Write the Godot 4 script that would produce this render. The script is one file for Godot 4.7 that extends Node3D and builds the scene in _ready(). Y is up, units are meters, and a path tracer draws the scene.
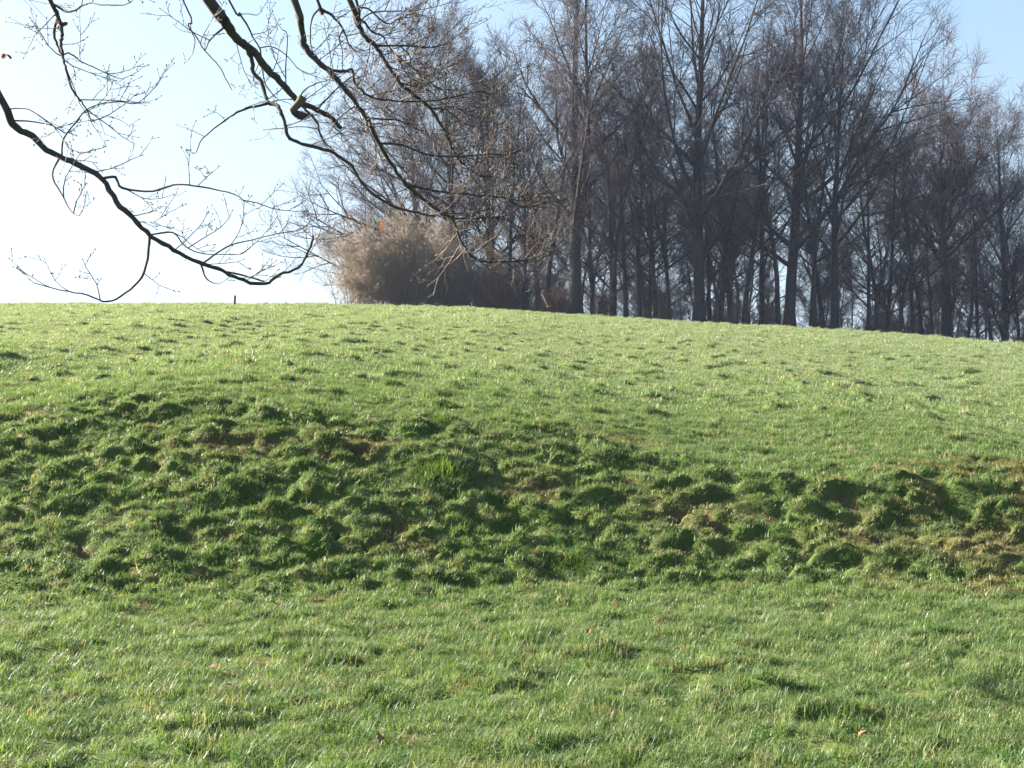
extends Node3D
# A hillside pasture with a trampled bank, a bare wood on the crest and an oak hanging over from the left.

const SUN_TURN := -75.0      # degrees to the left of straight ahead
const SUN_HEIGHT := 27.0
const EXPOSURE := 7.2

const OAK_LIMBS := [
	{"on": -1, "thick": 0.0223, "thin": 0.0069, "twigs": 0.3, "frame": 4, "line": [Vector3(-6.400, 3.600, -4.700), Vector3(-5.600, 4.600, -5.200), Vector3(-4.500, 4.750, -5.600), Vector3(-3.600, 4.050, -6.000), Vector3(-3.174, 3.379, -6.200), Vector3(-3.138, 3.238, -6.275), Vector3(-3.042, 3.166, -6.338), Vector3(-2.936, 3.074, -6.382), Vector3(-2.786, 3.009, -6.405), Vector3(-2.636, 2.921, -6.414), Vector3(-2.536, 2.769, -6.421), Vector3(-2.439, 2.668, -6.436), Vector3(-2.336, 2.558, -6.470), Vector3(-2.205, 2.474, -6.524), Vector3(-2.071, 2.405, -6.595), Vector3(-1.935, 2.361, -6.672), Vector3(-1.847, 2.308, -6.742), Vector3(-1.685, 2.280, -6.795), Vector3(-1.591, 2.344, -6.828), Vector3(-1.457, 2.401, -6.842), Vector3(-1.377, 2.545, -6.848), Vector3(-1.365, 2.615, -6.858)]},
	{"on": 0, "thick": 0.0102, "thin": 0.0031, "twigs": 0.6, "frame": 0, "line": [Vector3(-2.630, 2.918, -6.400), Vector3(-2.543, 2.926, -6.405), Vector3(-2.489, 2.854, -6.399), Vector3(-2.288, 2.830, -6.373), Vector3(-2.138, 2.859, -6.326), Vector3(-1.942, 2.834, -6.266), Vector3(-1.724, 2.778, -6.202), Vector3(-1.648, 2.719, -6.148)]},
	{"on": 0, "thick": 0.0104, "thin": 0.0030, "twigs": 0.6, "frame": 0, "line": [Vector3(-2.366, 2.562, -6.500), Vector3(-2.364, 2.442, -6.477), Vector3(-2.390, 2.289, -6.442), Vector3(-2.472, 2.181, -6.387), Vector3(-2.556, 2.118, -6.312), Vector3(-2.645, 2.154, -6.223), Vector3(-2.765, 2.176, -6.131), Vector3(-2.891, 2.211, -6.048)]},
	{"on": 0, "thick": 0.0069, "thin": 0.0024, "twigs": 0.6, "frame": 0, "line": [Vector3(-2.885, 3.036, -6.300), Vector3(-2.904, 2.914, -6.259), Vector3(-2.817, 2.792, -6.206), Vector3(-2.705, 2.655, -6.133), Vector3(-2.616, 2.615, -6.041)]},
	{"on": 0, "thick": 0.0063, "thin": 0.0026, "twigs": 0.6, "frame": 0, "line": [Vector3(-2.866, 3.049, -6.300), Vector3(-2.886, 3.177, -6.384), Vector3(-2.834, 3.298, -6.456), Vector3(-2.753, 3.409, -6.508), Vector3(-2.584, 3.451, -6.541), Vector3(-2.459, 3.443, -6.558), Vector3(-2.347, 3.552, -6.573)]},
	{"on": 0, "thick": 0.0062, "thin": 0.0026, "twigs": 0.6, "frame": 0, "line": [Vector3(-3.075, 3.212, -6.200), Vector3(-2.962, 3.253, -6.384), Vector3(-2.930, 3.246, -6.556)]},
	{"on": 0, "thick": 0.0043, "thin": 0.0024, "twigs": 0.6, "frame": 0, "line": [Vector3(-3.112, 3.317, -6.200), Vector3(-2.973, 3.302, -6.167), Vector3(-2.841, 3.210, -6.123), Vector3(-2.702, 3.115, -6.058)]},
	{"on": 0, "thick": 0.0080, "thin": 0.0032, "twigs": 0.6, "frame": 0, "line": [Vector3(-2.104, 2.417, -6.700), Vector3(-2.030, 2.297, -6.634), Vector3(-1.927, 2.256, -6.556)]},
	{"on": 0, "thick": 0.0065, "thin": 0.0028, "twigs": 0.6, "frame": 0, "line": [Vector3(-2.346, 2.575, -6.500), Vector3(-2.242, 2.608, -6.634), Vector3(-2.202, 2.532, -6.756), Vector3(-2.099, 2.492, -6.858), Vector3(-1.874, 2.502, -6.941)]},
	{"on": 0, "thick": 0.0067, "thin": 0.0028, "twigs": 0.6, "frame": 0, "line": [Vector3(-2.090, 2.417, -6.700), Vector3(-1.954, 2.543, -6.834), Vector3(-1.822, 2.602, -6.956), Vector3(-1.645, 2.666, -7.058)]},
	{"on": 0, "thick": 0.0074, "thin": 0.0055, "twigs": 0.6, "frame": 0, "line": [Vector3(-1.957, 2.383, -6.750), Vector3(-1.849, 2.353, -6.849), Vector3(-1.720, 2.314, -6.936)]},
	{"on": -1, "thick": 0.0152, "thin": 0.0038, "twigs": 0.4, "frame": 3, "line": [Vector3(-5.600, 5.600, -5.200), Vector3(-4.400, 5.900, -5.900), Vector3(-3.400, 4.900, -6.500), Vector3(-3.049, 4.134, -6.600), Vector3(-3.023, 4.081, -6.616), Vector3(-3.005, 4.029, -6.620), Vector3(-2.978, 3.958, -6.604), Vector3(-2.956, 3.879, -6.568), Vector3(-2.939, 3.809, -6.518), Vector3(-2.902, 3.707, -6.464), Vector3(-2.864, 3.616, -6.420), Vector3(-2.814, 3.486, -6.395), Vector3(-2.760, 3.415, -6.390), Vector3(-2.727, 3.360, -6.401), Vector3(-2.702, 3.282, -6.419)]},
	{"on": 11, "thick": 0.0099, "thin": 0.0079, "twigs": 0.6, "frame": 0, "line": [Vector3(-2.994, 4.028, -6.580), Vector3(-3.026, 3.952, -6.606), Vector3(-3.026, 3.884, -6.621), Vector3(-2.997, 3.816, -6.616), Vector3(-2.959, 3.749, -6.591)]},
	{"on": 11, "thick": 0.0086, "thin": 0.0031, "twigs": 0.6, "frame": 0, "line": [Vector3(-3.043, 4.108, -6.600), Vector3(-2.982, 4.076, -6.584), Vector3(-2.924, 4.039, -6.556), Vector3(-2.844, 4.034, -6.508), Vector3(-2.757, 4.041, -6.441), Vector3(-2.671, 4.023, -6.358), Vector3(-2.566, 3.978, -6.273), Vector3(-2.417, 3.949, -6.198), Vector3(-2.339, 3.946, -6.140)]},
	{"on": 11, "thick": 0.0059, "thin": 0.0028, "twigs": 0.6, "frame": 0, "line": [Vector3(-2.899, 3.719, -6.500), Vector3(-2.911, 3.772, -6.601), Vector3(-2.903, 3.774, -6.689), Vector3(-2.899, 3.769, -6.758), Vector3(-2.825, 3.744, -6.807), Vector3(-2.737, 3.707, -6.842), Vector3(-2.681, 3.696, -6.873)]},
	{"on": -1, "thick": 0.0385, "thin": 0.0154, "twigs": 0.2, "frame": 4, "line": [Vector3(-6.100, 5.400, -4.900), Vector3(-5.000, 6.600, -5.500), Vector3(-3.800, 6.600, -6.200), Vector3(-2.900, 5.600, -6.700), Vector3(-2.121, 4.288, -7.000), Vector3(-2.071, 4.231, -7.092), Vector3(-2.030, 4.153, -7.173), Vector3(-1.989, 4.088, -7.233), Vector3(-1.920, 4.051, -7.274), Vector3(-1.847, 3.973, -7.300), Vector3(-1.765, 3.878, -7.323), Vector3(-1.685, 3.799, -7.356), Vector3(-1.592, 3.704, -7.407), Vector3(-1.518, 3.679, -7.479), Vector3(-1.438, 3.658, -7.567), Vector3(-1.371, 3.630, -7.660), Vector3(-1.325, 3.583, -7.748)]},
	{"on": 15, "thick": 0.0157, "thin": 0.0094, "twigs": 0.4, "frame": 0, "line": [Vector3(-1.938, 4.002, -7.150), Vector3(-1.897, 3.900, -7.187), Vector3(-1.897, 3.843, -7.212), Vector3(-1.833, 3.772, -7.217), Vector3(-1.801, 3.681, -7.202), Vector3(-1.765, 3.608, -7.173), Vector3(-1.692, 3.578, -7.141), Vector3(-1.651, 3.515, -7.118), Vector3(-1.622, 3.428, -7.114), Vector3(-1.590, 3.347, -7.130), Vector3(-1.483, 3.305, -7.163), Vector3(-1.318, 3.271, -7.201), Vector3(-1.172, 3.184, -7.233), Vector3(-1.087, 3.050, -7.248), Vector3(-0.970, 2.947, -7.242), Vector3(-0.823, 2.871, -7.219), Vector3(-0.640, 2.822, -7.187), Vector3(-0.551, 2.803, -7.158)]},
	{"on": 16, "thick": 0.0108, "thin": 0.0031, "twigs": 0.5, "frame": 0, "line": [Vector3(-1.771, 3.623, -7.200), Vector3(-1.849, 3.592, -7.167), Vector3(-1.916, 3.559, -7.123), Vector3(-1.998, 3.485, -7.058), Vector3(-2.057, 3.399, -6.974), Vector3(-2.131, 3.284, -6.875), Vector3(-2.140, 3.165, -6.773)]},
	{"on": 15, "thick": 0.0111, "thin": 0.0073, "twigs": 0.5, "frame": 0, "line": [Vector3(-1.598, 3.642, -7.400), Vector3(-1.535, 3.594, -7.414), Vector3(-1.461, 3.528, -7.416), Vector3(-1.428, 3.457, -7.398), Vector3(-1.384, 3.374, -7.361), Vector3(-1.301, 3.303, -7.308)]},
	{"on": 15, "thick": 0.0085, "thin": 0.0035, "twigs": 0.5, "frame": 0, "line": [Vector3(-2.038, 4.113, -7.100), Vector3(-2.124, 4.013, -7.034), Vector3(-2.135, 3.916, -6.956)]},
	{"on": 15, "thick": 0.0090, "thin": 0.0034, "twigs": 0.5, "frame": 0, "line": [Vector3(-1.455, 3.655, -7.500), Vector3(-1.377, 3.772, -7.567), Vector3(-1.296, 3.887, -7.623), Vector3(-1.225, 3.951, -7.658)]},
	{"on": 15, "thick": 0.0067, "thin": 0.0028, "twigs": 0.5, "frame": 0, "line": [Vector3(-1.569, 3.679, -7.400), Vector3(-1.531, 3.749, -7.359), Vector3(-1.432, 3.792, -7.306), Vector3(-1.324, 3.799, -7.233), Vector3(-1.257, 3.814, -7.141)]},
	{"on": -1, "thick": 0.0061, "thin": 0.0033, "twigs": 0.1, "frame": 2, "line": [Vector3(-3.800, 6.500, -6.200), Vector3(-2.900, 5.400, -6.600), Vector3(-2.237, 4.211, -6.800), Vector3(-2.203, 4.041, -6.801), Vector3(-2.139, 3.949, -6.789), Vector3(-2.075, 3.851, -6.758), Vector3(-1.965, 3.733, -6.707), Vector3(-1.893, 3.612, -6.642), Vector3(-1.841, 3.533, -6.573)]},
	{"on": 22, "thick": 0.0041, "thin": 0.0028, "twigs": 0.5, "frame": 0, "line": [Vector3(-2.047, 4.143, -6.800), Vector3(-2.129, 4.065, -6.867), Vector3(-2.160, 3.988, -6.923), Vector3(-2.213, 3.903, -6.958)]},
	{"on": -1, "thick": 0.0080, "thin": 0.0045, "twigs": 0.1, "frame": 2, "line": [Vector3(-3.800, 6.600, -6.300), Vector3(-2.600, 5.500, -7.000), Vector3(-2.066, 4.403, -7.300), Vector3(-2.010, 4.331, -7.362), Vector3(-1.957, 4.246, -7.413), Vector3(-1.921, 4.168, -7.444), Vector3(-1.879, 4.090, -7.455), Vector3(-1.855, 3.917, -7.451), Vector3(-1.831, 3.819, -7.445), Vector3(-1.758, 3.730, -7.448)]},
	{"on": 24, "thick": 0.0044, "thin": 0.0029, "twigs": 0.5, "frame": 0, "line": [Vector3(-1.993, 4.308, -7.300), Vector3(-1.923, 4.302, -7.284), Vector3(-1.850, 4.277, -7.256)]},
	{"on": 24, "thick": 0.0052, "thin": 0.0030, "twigs": 0.5, "frame": 0, "line": [Vector3(-1.880, 4.094, -7.400), Vector3(-1.807, 4.124, -7.467), Vector3(-1.708, 4.082, -7.523), Vector3(-1.625, 3.988, -7.558)]},
	{"on": 15, "thick": 0.0058, "thin": 0.0029, "twigs": 0.5, "frame": 0, "line": [Vector3(-1.686, 3.746, -7.300), Vector3(-1.679, 3.918, -7.334), Vector3(-1.662, 4.160, -7.356), Vector3(-1.692, 4.205, -7.358)]},
	{"on": -1, "thick": 0.0252, "thin": 0.0049, "twigs": 1.5, "frame": 3, "line": [Vector3(-5.000, 6.600, -5.400), Vector3(-3.400, 7.200, -6.300), Vector3(-2.100, 5.900, -7.100), Vector3(-1.613, 4.442, -7.400), Vector3(-1.599, 4.357, -7.470), Vector3(-1.573, 4.235, -7.529), Vector3(-1.566, 4.150, -7.568), Vector3(-1.502, 4.073, -7.586), Vector3(-1.389, 3.976, -7.590), Vector3(-1.313, 3.885, -7.592), Vector3(-1.247, 3.820, -7.602), Vector3(-1.175, 3.714, -7.631), Vector3(-1.121, 3.651, -7.681), Vector3(-1.069, 3.544, -7.747), Vector3(-0.985, 3.390, -7.819), Vector3(-0.867, 3.208, -7.884), Vector3(-0.714, 3.075, -7.933), Vector3(-0.589, 2.985, -7.960), Vector3(-0.478, 2.907, -7.970), Vector3(-0.422, 2.780, -7.971), Vector3(-0.359, 2.661, -7.976), Vector3(-0.288, 2.599, -7.996), Vector3(-0.185, 2.580, -8.036), Vector3(0.040, 2.596, -8.095), Vector3(0.196, 2.629, -8.166), Vector3(0.247, 2.687, -8.236)]},
	{"on": 28, "thick": 0.0111, "thin": 0.0041, "twigs": 1.8, "frame": 0, "line": [Vector3(-0.845, 3.172, -7.900), Vector3(-0.662, 3.146, -7.971), Vector3(-0.466, 3.126, -8.031), Vector3(-0.202, 3.117, -8.071), Vector3(-0.040, 3.097, -8.091), Vector3(0.040, 3.049, -8.096), Vector3(0.130, 3.033, -8.098), Vector3(0.243, 3.068, -8.110), Vector3(0.391, 3.082, -8.140)]},
	{"on": 28, "thick": 0.0080, "thin": 0.0035, "twigs": 1.8, "frame": 0, "line": [Vector3(-0.552, 2.984, -8.000), Vector3(-0.432, 2.976, -8.001), Vector3(-0.248, 2.990, -7.989), Vector3(-0.119, 3.025, -7.958), Vector3(-0.024, 3.063, -7.907), Vector3(0.125, 3.082, -7.842), Vector3(0.233, 3.085, -7.773)]},
	{"on": 28, "thick": 0.0080, "thin": 0.0042, "twigs": 1.3, "frame": 0, "line": [Vector3(-0.480, 2.920, -8.000), Vector3(-0.356, 2.934, -8.084), Vector3(-0.188, 2.954, -8.156), Vector3(-0.057, 2.946, -8.208), Vector3(0.041, 2.902, -8.241), Vector3(0.132, 2.839, -8.258), Vector3(0.240, 2.775, -8.273)]},
	{"on": 31, "thick": 0.0057, "thin": 0.0037, "twigs": 1.6, "frame": 0, "line": [Vector3(-0.186, 2.945, -8.100), Vector3(-0.057, 2.972, -8.167), Vector3(0.041, 3.047, -8.223), Vector3(0.074, 3.120, -8.258)]},
	{"on": 28, "thick": 0.0055, "thin": 0.0035, "twigs": 0.5, "frame": 0, "line": [Vector3(-0.806, 3.133, -7.900), Vector3(-0.749, 3.003, -7.884), Vector3(-0.691, 2.936, -7.856), Vector3(-0.664, 2.826, -7.808), Vector3(-0.642, 2.722, -7.741)]},
	{"on": 31, "thick": 0.0060, "thin": 0.0036, "twigs": 0.5, "frame": 0, "line": [Vector3(-0.360, 2.920, -8.000), Vector3(-0.360, 2.792, -8.001), Vector3(-0.320, 2.711, -7.989), Vector3(-0.271, 2.674, -7.958)]},
	{"on": 16, "thick": 0.0043, "thin": 0.0029, "twigs": 0.0, "frame": 0, "line": [Vector3(-0.922, 2.910, -7.200), Vector3(-0.911, 2.866, -7.234), Vector3(-0.929, 2.812, -7.256)]},
	{"on": -1, "thick": 0.0211, "thin": 0.0050, "twigs": 1.8, "frame": 2, "line": [Vector3(-3.400, 7.200, -6.500), Vector3(-2.200, 6.600, -7.300), Vector3(-1.264, 4.595, -7.800), Vector3(-1.244, 4.505, -7.871), Vector3(-1.198, 4.408, -7.931), Vector3(-1.148, 4.342, -7.971), Vector3(-1.087, 4.293, -7.991), Vector3(-1.031, 4.207, -7.996), Vector3(-0.976, 4.120, -7.998), Vector3(-0.881, 3.995, -8.010), Vector3(-0.780, 3.916, -8.040), Vector3(-0.663, 3.833, -8.091), Vector3(-0.571, 3.705, -8.158), Vector3(-0.510, 3.584, -8.231), Vector3(-0.481, 3.533, -8.298), Vector3(-0.434, 3.461, -8.347), Vector3(-0.318, 3.376, -8.376), Vector3(-0.243, 3.336, -8.387), Vector3(-0.143, 3.345, -8.390)]},
	{"on": 36, "thick": 0.0095, "thin": 0.0042, "twigs": 1.8, "frame": 0, "line": [Vector3(-1.074, 4.270, -7.900), Vector3(-0.922, 4.309, -8.014), Vector3(-0.836, 4.343, -8.116), Vector3(-0.730, 4.355, -8.198), Vector3(-0.595, 4.392, -8.261), Vector3(-0.515, 4.441, -8.308)]},
	{"on": 37, "thick": 0.0072, "thin": 0.0040, "twigs": 1.6, "frame": 0, "line": [Vector3(-0.840, 4.296, -8.000), Vector3(-0.791, 4.238, -8.067), Vector3(-0.804, 4.183, -8.123), Vector3(-0.742, 4.113, -8.158)]},
	{"on": 28, "thick": 0.0113, "thin": 0.0040, "twigs": 1.8, "frame": 0, "line": [Vector3(-1.397, 3.971, -7.550), Vector3(-1.312, 3.988, -7.630), Vector3(-1.239, 4.017, -7.698), Vector3(-1.232, 3.947, -7.746), Vector3(-1.182, 3.893, -7.774), Vector3(-1.098, 3.835, -7.788), Vector3(-0.967, 3.815, -7.798), Vector3(-0.758, 3.805, -7.819), Vector3(-0.644, 3.824, -7.857), Vector3(-0.427, 3.880, -7.916), Vector3(-0.272, 3.942, -7.992), Vector3(-0.170, 3.933, -8.073), Vector3(-0.041, 4.044, -8.148)]},
	{"on": 28, "thick": 0.0085, "thin": 0.0040, "twigs": 1.4, "frame": 0, "line": [Vector3(-1.124, 3.671, -7.700), Vector3(-1.024, 3.678, -7.814), Vector3(-0.910, 3.698, -7.916), Vector3(-0.824, 3.672, -7.998), Vector3(-0.717, 3.639, -8.061), Vector3(-0.600, 3.635, -8.108)]},
	{"on": 28, "thick": 0.0101, "thin": 0.0042, "twigs": 1.8, "frame": 0, "line": [Vector3(-0.977, 3.483, -7.750), Vector3(-0.835, 3.498, -7.876), Vector3(-0.663, 3.446, -7.989), Vector3(-0.453, 3.443, -8.083), Vector3(-0.220, 3.476, -8.157), Vector3(-0.025, 3.490, -8.217), Vector3(0.099, 3.553, -8.273)]},
	{"on": 28, "thick": 0.0068, "thin": 0.0033, "twigs": 1.2, "frame": 0, "line": [Vector3(-1.178, 3.713, -7.600), Vector3(-1.256, 3.658, -7.567), Vector3(-1.324, 3.571, -7.523), Vector3(-1.357, 3.472, -7.458)]},
	{"on": -1, "thick": 0.0129, "thin": 0.0047, "twigs": 0.7, "frame": 2, "line": [Vector3(-3.200, 6.800, -6.700), Vector3(-2.000, 5.700, -7.300), Vector3(-1.482, 4.518, -7.600), Vector3(-1.481, 4.493, -7.674), Vector3(-1.392, 4.447, -7.736), Vector3(-1.315, 4.361, -7.778), Vector3(-1.271, 4.252, -7.801), Vector3(-1.218, 4.192, -7.808)]},
	{"on": 43, "thick": 0.0076, "thin": 0.0037, "twigs": 0.5, "frame": 0, "line": [Vector3(-1.482, 4.450, -7.600), Vector3(-1.537, 4.377, -7.609), Vector3(-1.544, 4.224, -7.606), Vector3(-1.517, 4.118, -7.583), Vector3(-1.493, 4.073, -7.541)]},
	{"on": 43, "thick": 0.0062, "thin": 0.0039, "twigs": 0.5, "frame": 0, "line": [Vector3(-1.317, 4.326, -7.700), Vector3(-1.346, 4.268, -7.734), Vector3(-1.319, 4.175, -7.756), Vector3(-1.319, 4.044, -7.758)]},
	{"on": -1, "thick": 0.0120, "thin": 0.0042, "twigs": 1.8, "frame": 2, "line": [Vector3(-2.200, 6.600, -7.300), Vector3(-1.500, 5.600, -7.900), Vector3(-1.248, 4.672, -8.000), Vector3(-1.238, 4.569, -8.091), Vector3(-1.193, 4.541, -8.170), Vector3(-1.152, 4.497, -8.230), Vector3(-1.075, 4.478, -8.269), Vector3(-1.012, 4.379, -8.294), Vector3(-0.948, 4.311, -8.316), Vector3(-0.918, 4.238, -8.348)]},
	{"on": 46, "thick": 0.0088, "thin": 0.0043, "twigs": 1.6, "frame": 0, "line": [Vector3(-1.240, 4.608, -8.000), Vector3(-1.171, 4.650, -8.134), Vector3(-1.106, 4.622, -8.256), Vector3(-1.036, 4.609, -8.358), Vector3(-0.971, 4.672, -8.441), Vector3(-0.868, 4.748, -8.508), Vector3(-0.754, 4.755, -8.573)]},
	{"on": 46, "thick": 0.0065, "thin": 0.0041, "twigs": 1.4, "frame": 0, "line": [Vector3(-1.183, 4.524, -8.100), Vector3(-1.111, 4.622, -8.167), Vector3(-0.946, 4.659, -8.223), Vector3(-0.809, 4.680, -8.258)]},
	{"on": 46, "thick": 0.0082, "thin": 0.0043, "twigs": 1.8, "frame": 0, "line": [Vector3(-1.000, 4.347, -8.200), Vector3(-0.900, 4.284, -8.334), Vector3(-0.795, 4.238, -8.456), Vector3(-0.685, 4.168, -8.558), Vector3(-0.570, 4.140, -8.641), Vector3(-0.435, 4.178, -8.708)]},
	{"on": 49, "thick": 0.0067, "thin": 0.0039, "twigs": 1.6, "frame": 0, "line": [Vector3(-0.773, 4.204, -8.400), Vector3(-0.696, 4.264, -8.484), Vector3(-0.582, 4.287, -8.556), Vector3(-0.482, 4.355, -8.608), Vector3(-0.423, 4.400, -8.641)]},
	{"on": 36, "thick": 0.0073, "thin": 0.0038, "twigs": 1.8, "frame": 0, "line": [Vector3(-0.891, 4.022, -8.100), Vector3(-0.787, 4.025, -8.194), Vector3(-0.679, 4.017, -8.276), Vector3(-0.567, 3.935, -8.338), Vector3(-0.469, 3.913, -8.381), Vector3(-0.353, 3.887, -8.408)]},
	{"on": 36, "thick": 0.0075, "thin": 0.0038, "twigs": 1.8, "frame": 0, "line": [Vector3(-0.681, 3.891, -8.300), Vector3(-0.552, 3.890, -8.359), Vector3(-0.454, 3.828, -8.406), Vector3(-0.388, 3.793, -8.433), Vector3(-0.287, 3.761, -8.441)]},
	{"on": 36, "thick": 0.0067, "thin": 0.0039, "twigs": 1.8, "frame": 0, "line": [Vector3(-0.487, 3.557, -8.400), Vector3(-0.374, 3.615, -8.501), Vector3(-0.240, 3.696, -8.589), Vector3(-0.173, 3.799, -8.658)]},
]
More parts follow.
